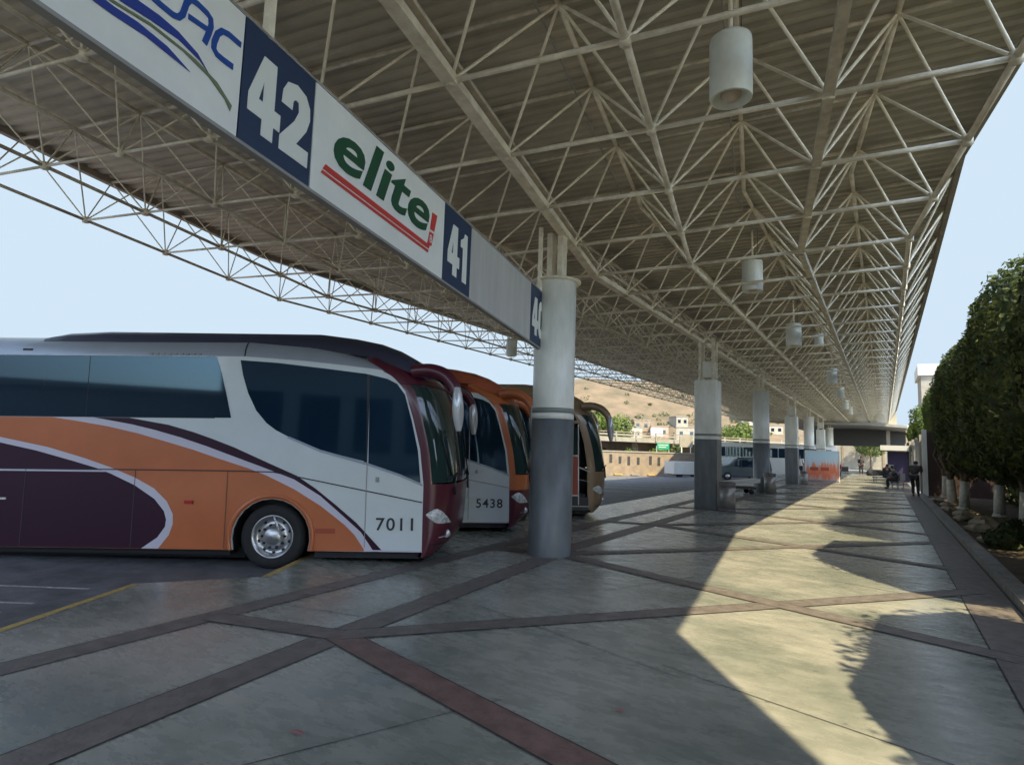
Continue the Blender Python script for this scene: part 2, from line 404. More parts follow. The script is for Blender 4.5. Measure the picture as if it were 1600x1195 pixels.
for c in ((-7.7, 2.75), (-7.85, 3.1), (-8.1, 3.75), (-9.2, 10.9), (-9.3, 14.9)):
    p = Vector((c[0], c[1], -.116)); q = p-eb*9
    b.add([p, q, q+nb*.06, p+nb*.06], [(0, 1, 2, 3)], M_WHITEP)
for y in (22, 26, 30, 34, 38):
    p = Vector((-9.5, y, gz(0, y)+.02)); q = p-eb*7+Vector((0, 0, 0)); q.z = gz(0, q.y)+.02
    b.add([p, q, q+nb*.12, p+nb*.12], [(0, 1, 2, 3)], M_WHITEP)
tag(b.build('bay_markings'), kind='structure')

# dark inlaid strips of the platform floor: a lattice of crossing bands
strips = MB(); reds = MB(); zc = [0.004]
def strip(p, q, wd, red=False):
    p = Vector((p[0], p[1], 0)); q = Vector((q[0], q[1], 0)); d = (q-p).normalized(); n_ = Vector((-d.y, d.x, 0))*wd/2
    zc[0] += .00035; z = zc[0]; (reds if red else strips).add([(v.x, v.y, z) for v in (p-n_, q-n_, q+n_, p+n_)], [(0, 1, 2, 3)], M_STRIPRED if red else M_STRIP)
    j = MB; o = n_*1.0
    for s_ in (-1, 1):
        a_ = p+n_*s_; b_ = q+n_*s_; e_ = n_.normalized()*.012*s_
        strips.add([(v.x, v.y, z+.00015) for v in (a_, b_, b_+e_, a_+e_)], [(0, 1, 2, 3)], M_JOINT)
strip((-5.35, -3), (-5.62, 4.1), .27); strip((-5.62, 4.1), (-5.75, 9), .27); strip((-5.75, 9), (-5.9, 78), .3)
strip((-3.4, -3), (-4.22, 4.05), .31); strip((-4.22, 4.05), (-4.6, 9), .31); strip((-4.7, 9), (-4.7, 78), .3)
strip((1.05, -3), (1.05, 78), .5)
for k in range(-1, 15):
    y = 4.05+5.05*k; x = -4.22 if k < 1 else -4.6
    if k < 1: x = -4.22+(.5 if k < 0 else 0)
    strip((x, y), (1.0, y-(.28 if k == 0 else .35)*(1.0-x)), .27, red=(k == 0))
    strip((x, y), (1.0, y+1.22*(1.0-x)), .25, red=False)
    strip((x, y), (x-1.35, y-.33), .25)
for k in range(-1, 15):
    y = 6.6+5.05*k
    for (xa, ya, xb, yb) in ((-5.5, y-2.2, -4.5, y-2.0), (-3.9, y-.9, -1.4, y-1.7), (-3.0, y+.6, -2.3, y+2.2), (-1.6, y-1.5, .7, y-2.2)):
        p_ = Vector((xa, ya, .0035)); q_ = Vector((xb, yb, .0035)); d_ = (q_-p_).normalized(); n_ = Vector((-d_.y, d_.x, 0))*.004
        strips.add([p_-n_, q_-n_, q_+n_, p_+n_], [(0, 1, 2, 3)], M_JOINT)
tag(strips.build('floor_bands'), kind='structure'); tag(reds.build('red_floor_bands'), kind='structure')
# far sunlit kerb strip
b = MB()

# ------------------------------------------------------------------ canopy
ug = Vector((-.1644, .9864, 0)); vg = Vector((.9864, .1644, 0)); SL = .0628
LB = [2.28, .72, -1.13, -3.03, -4.88, -6.73, -8.58, -10.43, -12.28]
ZB = [5.93, 5.93, 5.93, 5.96, 5.97, 6.02, 6.14, 6.25, 6.36]
LT = [2.93, 1.5, -.19, -2.08, -3.95, -5.8, -7.65, -9.5, -11.35, -13.05]
DEP = 1.25
def zbot(L):
    pts = sorted(zip(LB, ZB))
    if L <= pts[0][0]: return pts[0][1]+(pts[0][0]-L)*.12
    for (a, za), (c, zc_) in zip(pts, pts[1:]):
        if L <= c: return za+(zc_-za)*(L-a)/(c-a)
    return pts[-1][1]
YB = 11.3
BM = .04
def s_bend(L):   # the joint between the two straight stretches of canopy
    return (YB-.1644*L+BM*(.9864*L-.5))/(.9864+.1644*BM)
def s_end(L):   # line from (2.5,2.5) leftwards at 22 degrees
    # point = s*ug+L*vg ; (p-(2.5,2.5)) . n = 0, n=(sin22,-cos22)
    n_ = Vector((math.sin(math.radians(22)), -math.cos(math.radians(22)), 0)); p0 = Vector((2.56, 2.86, 0))
    return ((p0-vg*L).dot(n_))/(ug.dot(n_))
def node(L, j, top=False):
    sb = s_bend(L); z0 = zbot(L)+(DEP if top else 0)
    if j >= 0:
        p = ug*sb+vg*L; return Vector((p.x, YB+(p.y-YB)*max(0, 1-j/6)+1.68*j, z0-SL*sb))
    wgt = max(0, 1+j/6); s_ = 11.0+(sb-11.0)*wgt+1.45*j
    z = z0-SL*s_
    e = s_end(L)
    if s_ < e:
        t = e-s_; E_ = ug*e+vg*L; q = E_+Vector((.574, -.819, 0))*t; return Vector((q.x, q.y, z0-SL*e-.02*t))
    p = ug*s_+vg*L
    return Vector((p.x, p.y, z))
JN = 36; J0 = -12
canopy = empty('platform_canopy', (0, 0, 0), label='long space frame canopy of cream tubes under corrugated sheet, roofing the bus platform', cat='canopy')
# corrugated sheet
b = MB(); rows = []; j = J0-.5
LS = [3.0]+LT[1:-1]+[-13.15]
while j < JN+.5:
    step = (.21/1.6) if j < 14 else .27
    for k, (dj, h) in enumerate(((0, 0), (.4, 0), (.5, .05), (.9, .05))):
        rows.append([node(L, j+dj*step, True)+Vector((0, 0, .09+h)) for L in LS])
    j += step
b.grid(rows, M_SHEET, False)
b.build('roof_sheet', canopy)
b = MB(); e0 = [node(L, JN+.5, True) for L in LS]
b.grid([[(p.x, p.y, p.z+.15) for p in e0], [(p.x, p.y, p.z-1.5) for p in e0]], M_SHEET, False)
b.grid([[(p.x, p.y+.08, p.z+.15) for p in e0], [(p.x, p.y+.08, p.z-1.5) for p in e0]], M_SHEET, False, True)
b.build('end_fascia', canopy)
# longitudinal chords
def j_end(L):
    lo, hi = -14.0, 0.0
    for _ in range(40):
        m_ = (lo+hi)/2; s_ = 11.0+(s_bend(L)-11.0)*max(0, 1+m_/6)+1.45*m_
        if s_ < s_end(L): lo = m_
        else: hi = m_
    return hi
def linepts(L, top, j0, j1, st=1):
    js = [j0+k*st for k in range(int((j1-j0)/st)+1)]
    for x in (0, j_end(L)):
        if all(abs(x-q) > .05 for q in js): js.append(x)
    return [node(L, q, top) for q in sorted(js)]
for i, L in enumerate(LB):
    b = MB(); pts = linepts(L, False, J0, JN)
    for p, q in zip(pts, pts[1:]):
        if i == 3:
            b.beam(p, q, .15, .1, M_TRUSS)
            b.beam(p+Vector((.02, 0, .2)), q+Vector((.02, 0, .2)), .1, .05, M_TRUSSD)
        elif i == 1: b.beam(p, q, .1, .1, M_TRUSSD)
        elif i in (0, 2): b.tube(p, q, .04, M_TRUSS)
        else: b.tube(p, q, .045 if i == 4 else .03, M_TRUSSD)
    b.build('bottom_chord', canopy)
for L in LT[1:-1]:
    b = MB(); pts = linepts(L, True, J0+.5, JN-.5)
    for p, q in zip(pts, pts[1:]): b.tube(p, q, .035, M_TRUSS)
    b.build('top_chord', canopy)
for L, wd in ((LT[0]+.07, .08), (LT[-1]-.1, .12)):
    b = MB(); pts = linepts(L, True, J0-.5, JN+.5)
    for p, q in zip(pts, pts[1:]): b.beam(p+Vector((0, 0, .04)), q+Vector((0, 0, .04)), wd, .17, M_BEAM)
    b.build('edge_beam', canopy)
# transverse rows
for j in range(J0, JN+1):
    b = MB(); ps = [node(L, j) for L in LB]
    for i, (p, q) in enumerate(zip(ps, ps[1:])): b.tube(p, q, .03 if i < 4 else .022, M_TRUSS)
    for p in ps: b.tube(p+Vector((0, 0, -.05)), p+Vector((0, 0, .06)), .06, M_TRUSS, 8)
    b.build('cross_chord', canopy)
    b = MB(); jt = j+.5
    if jt < JN+.6:
        ps = [node(L, jt, True) for L in LT]
        for p, q in zip(ps, ps[1:]): b.tube(p, q, .03, M_TRUSSD, 5)
        b.build('purlin', canopy)
    b = MB()
    for i, L in enumerate(LB):
        p = node(L, j)
        for dj in (-.5, .5):
            for li in (i, i+1):
                if j+dj > J0 and j+dj < JN+.4: b.tube(p, node(LT[li], j+dj, True), .02 if i < 5 else .014, M_TRUSS, 5, caps=False)
    if b.v: b.build('web_bracing', canopy)

for L, sg in ((-.32, 1), (-2.3, -1)):
    b = MB(); pts = [p+Vector((0, 0, -.09)) for p in linepts(L, True, J0+.5, 20.5)]
    for p, q in zip(pts, pts[1:]): b.tube(p, q, .013, M_GREY, 5, caps=False)
    b.build('cable_conduit', canopy)
def canopy_z(x, y):
    """height of the bottom chord plane above a plan point"""
    if y >= YB: return node(-3.03, 3).z
    L = x*vg.x+y*vg.y; s_ = x*ug.x+y*ug.y; return zbot(L)-SL*s_

# ------------------------------------------------------------------ columns
def round_column(x, y, label, zt):
    t = empty('round_column', (x, y, 0), label=label, cat='column', group='columns carrying the canopy')
    b = MB(); b.lathe([(.345, 2.37), (.345, 4.5), (0.001, 4.5)], M_COLW, n=40); b.build('upper_shaft', t)
    b = MB(); b.lathe([(.352, 0), (.352, 2.19), (.345, 2.19)], M_COLG, n=40); b.build('painted_base', t)
    b = MB(); b.lathe([(.345, 2.19), (.348, 2.19), (.348, 2.29), (.345, 2.29)], M_COLW, n=40); b.lathe([(.345, 2.29), (.35, 2.29), (.35, 2.37), (.345, 2.37)], M_COLB, n=40); b.build('painted_band', t)
    b = MB(); b.lathe([(0.001, 4.5), (.42, 4.5), (.42, 4.53), (0.001, 4.53)], M_TRUSS, n=32); b.build('cap_plate', t)
    b = MB()
    for sx in (-.1, .1): b.box((sx, 0, (4.53+zt)/2), (.09, .18, zt-4.53), M_TRUSS)
    b.build('support_post', t)
def square_column(x, y, label, zt, wd=.68):
    t = empty('square_column', (x, y, 0), label=label, cat='column', group='columns carrying the canopy')
    def sq(z0, z1, w_, m, nm):
        b = MB(); c = .03; h = w_/2
        pl = [(h-c, -h), (h, -h+c), (h, h-c), (h-c, h), (-h+c, h), (-h, h-c), (-h, -h+c), (-h+c, -h)]
        b.add([(px, py, z0) for px, py in pl]+[(px, py, z1) for px, py in pl], [(k, (k+1) % 8, 8+(k+1) % 8, 8+k) for k in range(8)]+[tuple(range(8, 16))], m); b.build(nm, t)
    sq(2.29, 3.95, wd, M_COLW, 'upper_shaft'); sq(0, 2.12, wd+.01, M_COLG, 'painted_base')
    sq(2.12, 2.22, wd+.004, M_COLW, 'painted_band'); sq(2.22, 2.29, wd+.008, M_COLB, 'painted_band')
    b = MB()
    for sx in (-.2, .2):
        for sy in (-.2, .2): b.box((sx, sy, (3.95+zt)/2), (.08, .08, zt-3.95), M_TRUSS)
    b.box((.05, 0, 4.3), (.34, .34, .5), M_COLW)
    b.build('support_post', t)
CY = [9.0, 19.5, 29.2, 39.8, 49.6, 59.5, 69.5]
clab = ['thick round column in the foreground at the end of the hanging route sign',
        'wide square column with a steel bin at its foot', 'round column just beyond the wide square column',
        'square column standing before the orange and blue printed board', 'round column directly beside the printed board',
        'square column just past the printed board', 'last round column near the dark far end of the platform']
for i, y in enumerate(CY):
    (round_column if i % 2 == 0 else square_column)(-4.7, y, clab[i], canopy_z(-4.7, y)+.02)

# ------------------------------------------------------------------ lamps
def make_lamp():
    t = empty('hanging_lamp', (0, 0, 0), cat='lamp', group='cylindrical lamps hanging in the canopy')
    b = MB(); b.lathe([(.2, -.32), (.205, -.3), (.205, .27), (.2, .31), (.001, .33)], M_LAMP, n=32); b.build('housing', t)
    b = MB(); b.lathe([(.2, -.32), (.175, -.325), (.15, -.25), (.09, -.2), (.001, -.2)], M_LAMP, n=32); b.build('inner_ring', t)
    b = MB(); b.lathe([(.1, -.22), (.1, -.29), (.06, -.33), (.001, -.34)], M_LAMPIN, n=24); b.build('bulb', t)
    b = MB(); b.tube((0, 0, .31), (0, 0, 1.0), .022, M_TRUSS, 8); b.tube((.1, .02, .3), (.1, .02, 1.0), .005, M_DARKM, 4); b.build('hanger_rod', t)
    return t
LP = [(-1.22, 5.99, 5.57, 'large near lamp cylinder hanging from the canopy, its round bulb showing'),
      (-2.26, 13.15, 5.41, 'second lamp cylinder from the camera, hanging past the first column'),
      (-2.12, 18.7, 5.12, 'third lamp cylinder from the camera, hanging over the platform'),
      (-1.75, 22.06, 5.5, 'small lamp cylinder just right of the third one, half behind tubes'),
      (-1.83, 29.1, 5.13, 'fifth lamp cylinder from the camera in the canopy'),
      (-1.96, 37.3, 5.16, 'sixth lamp cylinder from the camera in the canopy'),
      (-2.16, 46.6, 5.18, 'tiny seventh lamp cylinder far down the canopy'),
      (-2.24, 54.8, 5.3, 'farthest tiny lamp cylinder in the canopy'),
      (-11.9, 19.3, 5.4, 'grey lamp cylinder seen against the sky left of the round column')]
proto = make_lamp()
for i, (x, y, z, lab) in enumerate(LP):
    o = proto if i == 0 else copy_tree(proto)
    o.location = (x, y, z)
    if i == 3: o.scale = (.7, .7, .7)
    o['label'] = lab

# ------------------------------------------------------------------ route sign
LSG = -3.3
def sgn(s_, z, d=0):   # d: towards the platform
    p = ug*s_+vg*(LSG+d); return (p.x, p.y, z)
def zt_(s_): return 4.855-.062*s_
def zb_(s_): return 3.985-.0672*s_
def panel(name, s0, s1, m, label=None, cat=None, parent=None, th=.05):
    b = MB(); g_ = .006
    vs = [sgn(s_, z, d) for d in (0, -th) for s_, z in ((s0+g_, zb_(s0)), (s1-g_, zb_(s1)), (s1-g_, zt_(s1)), (s0+g_, zt_(s0)))]
    b.add(vs, [(0, 1, 2, 3), (7, 6, 5, 4), (0, 4, 5, 1), (1, 5, 6, 2), (2, 6, 7, 3), (3, 7, 4, 0)], m)
    return b.build(name, parent)
sign = empty('route_sign', (0, 0, 0), label='long hanging route sign board with bay numbers 42, 41 and 40 in navy squares', cat='sign')
to3 = lambda x, y, z: sgn(x, y, .006+z)
pU = panel('logo_panel', .2, 2.965, M_SIGNW, parent=sign); pU['label'] = 'white panel with blue lettering and swooshes'
p42 = panel('number_panel', 2.965, 3.70, M_SIGNN, parent=sign); p42['label'] = 'navy square reading 42'
pE = panel('logo_panel', 3.70, 5.93, M_SIGNW, parent=sign); pE['label'] = 'white panel with green word and red stripes'
p41 = panel('number_panel', 5.93, 6.635, M_SIGNN, parent=sign); p41['label'] = 'navy square reading 41'
pB = panel('blank_panel', 6.635, 8.83, M_SIGNG, parent=sign); pB['label'] = 'plain grey panel'
p40 = panel('number_panel', 8.83, 9.5, M_SIGNN, parent=sign); p40['label'] = 'navy end panel reading 40'
F4 = [[(.0, .2), (0, .42), (.3, 1), (.62, 1), (.62, .42), (.78, .42), (.78, .2), (.62, .2), (.62, 0), (.34, 0), (.34, .2)], [(.24, .42), (.34, .42), (.34, .68)]]
F2 = [[(0, 0), (0, .18), (.34, .5), (.44, .66), (.42, .78), (.34, .79), (.28, .74), (.27, .62), (.0, .62), (.02, .8), (.12, .94), (.36, 1.0), (.6, .95), (.72, .82), (.74, .66), (.66, .48), (.42, .22), (.74, .22), (.74, 0)]]
F1 = [[(.16, 0), (.16, .68), (0, .68), (0, .82), (.2, .9), (.26, 1), (.46, 1), (.46, 0)]]
F0 = [[(.0, .3), (0, .7), (.08, .9), (.25, 1), (.5, 1), (.67, .9), (.75, .7), (.75, .3), (.67, .1), (.5, 0), (.25, 0), (.08, .1)], [(.29, .25), (.46, .25), (.46, .75), (.29, .75)]]
def digit(F, s0, wd, parent, hh=.58, mid=.45):
    def tt(x, y, z):
        s_ = s0+x*wd; zz = zb_(s_)+(zt_(s_)-zb_(s_))*(mid-.5*hh/.87+y*hh/.87+.03); return sgn(s_, zz, .004+z)
    o = curve_mesh('digit', F, M_DIGIT, parent, .004, tt)
digit(F4, 3.03, .40, p42); digit(F2, 3.345, .42, p42)
digit(F4, 6.03, .38, p41); digit(F1, 6.35, .38, p41)
digit(F4, 8.9, .36, p40); digit(F0, 9.19, .34, p40)
text_mesh('brand_word', 'elite', M_SIGNGR, pE, .004, lambda x, y, z: sgn(x, y-.055*(x-3.97), .006+z), (3.96, 4.06, 5.58, 4.53), offset=.02, shear=.25, space=1.0)
# red stripes and bracket
def quad(name, pts, m, parent, d=.0055): return curve_mesh(name, [pts], m, parent, .003, lambda x, y, z: sgn(x, y, d+z))
quad('red_stripe', [(3.87, 4.005), (3.84, 3.955), (5.60, 3.835), (5.615, 3.88)], M_SIGNR, pE)
quad('red_stripe', [(3.835, 3.94), (3.82, 3.915), (5.585, 3.79), (5.597, 3.82)], M_SIGNR, pE)
quad('red_bracket', [(5.64, 4.26), (5.75, 4.26), (5.70, 4.06), (5.61, 4.06)], M_SIGNR, pE)
rb = quad('red_bracket', [(5.60, 4.03), (5.69, 4.03), (5.65, 3.88), (5.56, 3.88)], M_SIGNR, pE)
text_mesh('small_mark', '8', M_SIGNW, pE, .002, lambda x, y, z: sgn(x, y, .009+z), (5.60, 3.91, 5.65, 4.0))
# blue lettering drawn with rounded strokes
def stroke(name, pts, wd, m, parent):
    up_ = []; dn = []
    P_ = [Vector((a, c)) for a, c in pts]
    for i, p in enumerate(P_):
        d = (P_[min(i+1, len(P_)-1)]-P_[max(i-1, 0)]).normalized(); n_ = Vector((-d.y, d.x))*wd/2
        up_.append(tuple(p+n_)); dn.append(tuple(p-n_))
    return quad(name, up_+dn[::-1], m, parent)
stroke('letter_c', [(2.935, 4.437), (2.83, 4.445), (2.775, 4.432), (2.742, 4.39), (2.722, 4.32), (2.722, 4.275), (2.75, 4.25), (2.8, 4.245), (2.885, 4.245)], .042, M_SIGNB, pU)
stroke('letter_a', [(2.12, 4.52), (2.15, 4.4), (2.19, 4.34), (2.25, 4.31), (2.33, 4.3), (2.42, 4.295), (2.455, 4.305), (2.48, 4.34), (2.5, 4.43), (2.525, 4.475), (2.58, 4.482), (2.65, 4.472), (2.68, 4.455), (2.688, 4.41), (2.675, 4.35), (2.65, 4.262)], .04, M_SIGNB, pU)
stroke('letter_a_bar', [(2.52, 4.358), (2.665, 4.368)], .036, M_SIGNB, pU)
quad('blue_swoosh', [(1.2, 4.1), (1.5, 4.085), (1.8, 4.06), (1.955, 4.05), (2.061, 4.045), (2.265, 4.05), (2.437, 4.03), (2.567, 4.015), (2.403, 4.077), (2.208, 4.1), (2.07, 4.095), (1.973, 4.1), (1.7, 4.13), (1.4, 4.14)], M_SIGNB2, pU)
quad('blue_swoosh', [(1.3, 4.2), (1.7, 4.16), (2.027, 4.145), (2.281, 4.165), (2.467, 4.168), (2.627, 4.13), (2.698, 4.088), (2.609, 4.165), (2.463, 4.215), (2.331, 4.23), (2.144, 4.225), (1.8, 4.25), (1.5, 4.26)], M_SIGNB2, pU)
quad('olive_swoosh', [(1.6, 4.14), (1.996, 4.107), (2.284, 4.13), (2.503, 4.115), (2.7, 4.065), (2.84, 3.987), (2.89, 3.93), (2.9, 3.975), (2.77, 4.067), (2.6, 4.118), (2.503, 4.131), (2.283, 4.148), (2.03, 4.125), (1.6, 4.155)], M_SIGNO, pU)
b = MB()
for z_off, m in ((0.0, M_GREY),):
    p = sgn(.2, zb_(.2)-.015, -.03); q = sgn(9.5, zb_(9.5)-.015, -.03); b.beam(p, q, .07, .025, m)
    p = sgn(.2, zt_(.2)+.012, -.03); q = sgn(9.5, zt_(9.5)+.012, -.03); b.beam(p, q, .07, .02, m)
b.build('sign_frame', sign)
for s_ in (3.2, 9.3):
    x_, y_, _ = sgn(s_, 0, -.03); b2 = MB(); b2.box((x_, y_, (zt_(s_)+canopy_z(x_, y_))/2), (.06, .06, canopy_z(x_, y_)-zt_(s_)), M_TRUSS, math.radians(9.5)); b2.build('hanger_post', sign)

# ------------------------------------------------------------------ coaches
W = 2.55
XS = [(.1, 2.12), (.25, 2.16), (.96, 2.16), (1.22, 2.16), (1.72, 2.1), (2.18, 1.98), (2.56, 1.86), (2.75, 1.7), (2.88, 1.5), (3.0, 1.3)]
XN = [(.1, 2.19), (.2, 2.31), (.35, 2.51), (.5, 2.59), (.75, 2.61), (1.0, 2.63), (1.25, 2.65), (1.6, 2.61), (2.0, 2.55), (2.4, 2.45), (2.6, 2.37), (2.75, 2.26), (2.88, 2.09), (2.96, 1.89), (3.02, 1.59)]
def interp(T, x):
    if x <= T[0][0]: return T[0][1]
    for (a, ya), (c, yc) in zip(T, T[1:]):
        if x <= c: return ya+(yc-ya)*(x-a)/(c-a)
    return T[-1][1]
PE = 2.7
def front(t, z, off=0.0):
    xs_, xn_ = interp(XS, z), interp(XN, z); W2 = W/2
    ct, st = math.cos(t), math.sin(t)
    fx = abs(st)**(2/PE); fy = math.copysign(abs(ct)**(2/PE), ct)
    # inset narrows a little towards the top
    yy = W2-(W2+off-.05*max(0, z-1.2)*abs(fx))*fy
    return (xs_+(xn_-xs_+off)*fx, yy, z)
def side_poly(name, pts, m, parent, off=.003, side=0, holes=(), depth=.002):
    """polygon in the flank plane; side 0 = y=0 flank"""
    if side == 0: f_ = lambda x, y, z: (x, -off-z, y)
    else: f_ = lambda x, y, z: (x, W+off+z, y)
    return curve_mesh(name, [pts]+list(holes), m, parent, depth, f_)
ARCH_C, ARCH_R = (0.0, .43), .56
def arch_pts(r, n=14, c=ARCH_C, zcut=.27):
    a0 = math.asin((zcut-c[1])/r)
    return [(c[0]+r*math.cos(PI-a0+(a0*2-PI)*k/n), c[1]+r*math.sin(PI-a0+(a0*2-PI)*k/n)) for k in range(n+1)]
ZT = [(-9.3, 3.04), (-.5, 3.04), (.4, 2.98), (1.0, 2.92), (1.5, 2.86), (1.9, 2.74), (2.2, 2.64)]
def make_coach(O, yaw_, tau, C, number, label, group, livery=True, open_door=False):
    root = empty('coach', O, label=label, cat='coach', group=group)
    root.rotation_euler = (Matrix.Rotation(yaw_, 4, 'Z') @ Matrix.Rotation(-tau, 4, 'Y')).to_euler()
    XR = -9.3
    # flanks with wheel arch cut-outs
    rc = (-6.0, .43)
    outline = [(XR, .27)]+[(x, z) for x, z in arch_pts(.56, c=rc)]+arch_pts(.56)+[(2.16, .27), (2.16, 1.22), (2.1, 1.72), (1.98, 2.18), (1.86, 2.56), (1.7, 2.75), (1.5, 2.86), (1.0, 2.92), (.4, 2.98), (-.5, 3.04), (XR, 3.04)]
    if open_door:
        dx0, dx1 = 1.42, 2.08
        outline = [(XR, .27)]+arch_pts(.56, c=rc)+arch_pts(.56)+[(dx0, .27), (dx0, 2.3), (dx0+.1, 2.42), (1.86, 2.42), (2.0, 1.9), (2.08, 1.3), (dx1, .27), (2.16, .27), (2.16, 1.22), (2.1, 1.72), (1.98, 2.18), (1.86, 2.56), (1.7, 2.75), (1.5, 2.86), (1.0, 2.92), (.4, 2.98), (-.5, 3.04), (XR, 3.04)]
    side_poly('side_panel', outline, C['body'], root, off=-.02, depth=.04)
    side_poly('side_panel', [p for p in outline] if not open_door else [(XR, .27)]+arch_pts(.56, c=rc)+arch_pts(.56)+[(2.16, .27), (2.16, 1.22), (1.98, 2.18), (1.7, 2.75), (.4, 2.98), (-.5, 3.04), (XR, 3.04)], C['body'], root, off=-.02, side=1, depth=.04)
    # roof loft
    prof = [(0, 0), (.02, .1), (.07, .19), (.16, .26), (.34, .31), (.7, .34), (W/2, .355)]
    prof = prof+[(W-y, z) for y, z in prof[-2::-1]]
    b = MB(); rows = []
    for x in [XR, XR+.1, -8, -6, -4, -2, -.5, 0, .4, .8, 1.1, 1.4, 1.6]:
        k = 1 if x < .4 else max(.35, 1-(x-.4)*.33)
        if x == XR: k = .5
        rows.append([(x, y, interp(ZT, x)+z*k) for y, z in prof])
    b.grid(rows, C['roof'], True, True); b.build('roof', root)
    # roof unit
    TP = [(-3.6, 3.33), (-3.5, 3.38), (-3.3, 3.43), (-2.7, 3.47), (.5, 3.47), (1.0, 3.41), (1.4, 3.33), (1.7, 3.22), (1.95, 3.08), (2.1, 2.97), (2.18, 2.9)]
    b = MB(); rows = []
    for x, zt in TP:
        k = 1 if x < .4 else max(.35, 1-(x-.4)*.33); base = interp(ZT, x)+.24*k
        zt = max(zt, base+.01); y0 = .1
        pr = [(y0, base-.02), (y0+.03, base+(zt-base)*.45), (y0+.14, base+(zt-base)*.8), (y0+.4, base+(zt-base)*.95), (W/2, zt+.02)]
        pr = pr+[(W-y, z) for y, z in pr[-2::-1]]
        rows.append([(x, y, z) for y, z in pr])
    b.grid(rows, C['pod'], True, True)
    b.add(rows[0], [tuple(range(len(rows[0])))], C['pod']); b.build('roof_unit', root)
    b = MB(); b.grid([[(x, y+dy, interp(ZT, x)+z*1.0+.004) for y, z, dy in ((0, 0, -.006), (.02, .1, -.006), (.07, .19, -.004), (.16, .26, 0))] for x in (-.52, -.50)], M_BLACK, True, True); b.build('roof_seam', root)
    # rear
    b = MB(); b.grid([[(XR-.08*math.sin(PI*k/8), W*k/8, z) for k in range(9)] for z in (.27, 1.0, 2.0, 3.0, 3.2)], C['body'], True); b.build('rear_panel', root)
    # underbody
    b = MB(); b.box(((XR-.5)/2-.05+.05, W/2, .33), (-XR-.75, W-.25, .3), M_BLACK); b.box((1.35, W/2, .3), (1.5, W-.25, .28), M_BLACK); b.box((0, W/2, .95), (1.2, W-.5, .3), M_BLACK)
    b.box((-2.5, .42, .22), (4.0, .12, .24), M_BLACK)
    for c in (ARCH_C, rc):
        for y in (.06, W-.42):
            P_ = arch_pts(.58, c=c); rows = [[(p[0], y+dy, p[1]) for p in P_] for dy in (-.04, .36)]; b.grid(rows, M_BLACK)
            b.add([(p[0], .42 if y < 1 else W-.42, p[1]) for p in P_], [tuple(range(len(P_)))], M_BLACK)
    b.build('underbody', root)
    # front mask
    T0, T1 = .16, PI-.16
    zs = [.2, .24, .3, .4, .52, .65, .8, .92]
    b = MB(); b.grid([[front(PI*k/60, z) for k in range(61)] for z in zs], C.get('low', C['mask']), True)
    b.grid([[front(PI*k/60, z) for k in range(61)] for z in (.92, 1.0, 1.1, 1.22)], C['mask'], True)
    b.grid([[front(PI*k/40, .2) for k in range(41)], [(1.9, front(PI*k/40, .2)[1]*.8+.25, .22) for k in range(41)]], M_BLACK, True, True)
    mk = b.build('front_mask', root)
    zp = [1.22, 1.4, 1.6, 1.8, 2.0, 2.2, 2.4, 2.55, 2.66]
    for ts in ([T0*k/8 for k in range(9)], [PI-T0+T0*k/8 for k in range(9)]):
        b = MB(); b.grid([[front(t, z) for t in ts] for z in zp], C['pillar'], True); b.build('front_pillar', root)
    b = MB(); zb2 = [2.66, 2.7, 2.78, 2.86, 2.94, 3.0, 3.04]
    b.grid([[front(PI*k/40, z, .015) for k in range(41)] for z in zb2], C['pillar'], True)
    b.grid([[front(PI*k/40, 2.66, .015) for k in range(41)], [front(PI*k/40, 2.64, -.02) for k in range(41)]], C['pillar'], True)
    rowt = [front(PI*k/40, 3.04, .015) for k in range(41)]
    b.grid([rowt, [(1.0, y, 3.1) for x, y, z in rowt]], C['pillar'], True); b.build('front_brow', root)
    # windscreen, split in two panes
    for a0, a1 in ((T0, PI/2-.01), (PI/2+.01, T1)):
        b = MB(); b.grid([[front(a0+(a1-a0)*k/12, z, -.012) for k in range(13)] for z in [1.24]+zp[1:]], C['screen'], True); b.build('windscreen_pane', root)
    for tt0, tt1 in ((.6, 1.2), (1.7, 2.3)):
        b = MB(); p = Vector(front(tt0, 1.3, .03)); q = Vector(front(tt1, 1.36, .03)); b.tube(p, q, .015, M_BLACK); b.tube(Vector(front((tt0+tt1)/2, 1.05, .03)), (p+q)/2, .018, M_BLACK)
        r_ = Vector(front(tt0-.05, 2.0, .035)); b.tube(q*.3+p*.7, r_, .012, M_BLACK)
        b.build('wiper', root)
    # headlights and fog lights
    for sgn_ in (0, 1):
        g_ = lambda t: PI-t if sgn_ else t
        hl = []; 
        for i in range(9):
            u = i/8; t = .05+.8*u; zhi = .80+.12*math.sin(min(1, u*2.2)*PI/2)-.26*u**1.8; zlo = .78-.10*math.sin(min(1, u*2.5)*PI/2)-.03*u
            hl.append([front(g_(t), zlo+(zhi-zlo)*k/4, .012+.012*math.sin(PI*k/4)) for k in range(5)])
        b = MB(); b.grid(hl, M_LENS, True, not sgn_); b.build('headlight', root)
        b = MB(); p = Vector(front(g_(.75), .5, -.02)); b.lathe([(.001, -.03), (.055, -.03), (.065, 0), (.05, .02)], M_CHROME, c=tuple(p), n=14, axis='y'); b.build('fog_light', root)
        b = MB(); b.grid([[front(g_(.2+.12*i), z, .006) for i in range(6)] for z in (.36, .38)], M_BLACK, False, not sgn_); b.grid([[front(g_(.45+.1*i), z, .006) for i in range(6)] for z in (.46, .475)], M_CHROME, False, not sgn_); b.build('bumper_trim', root)
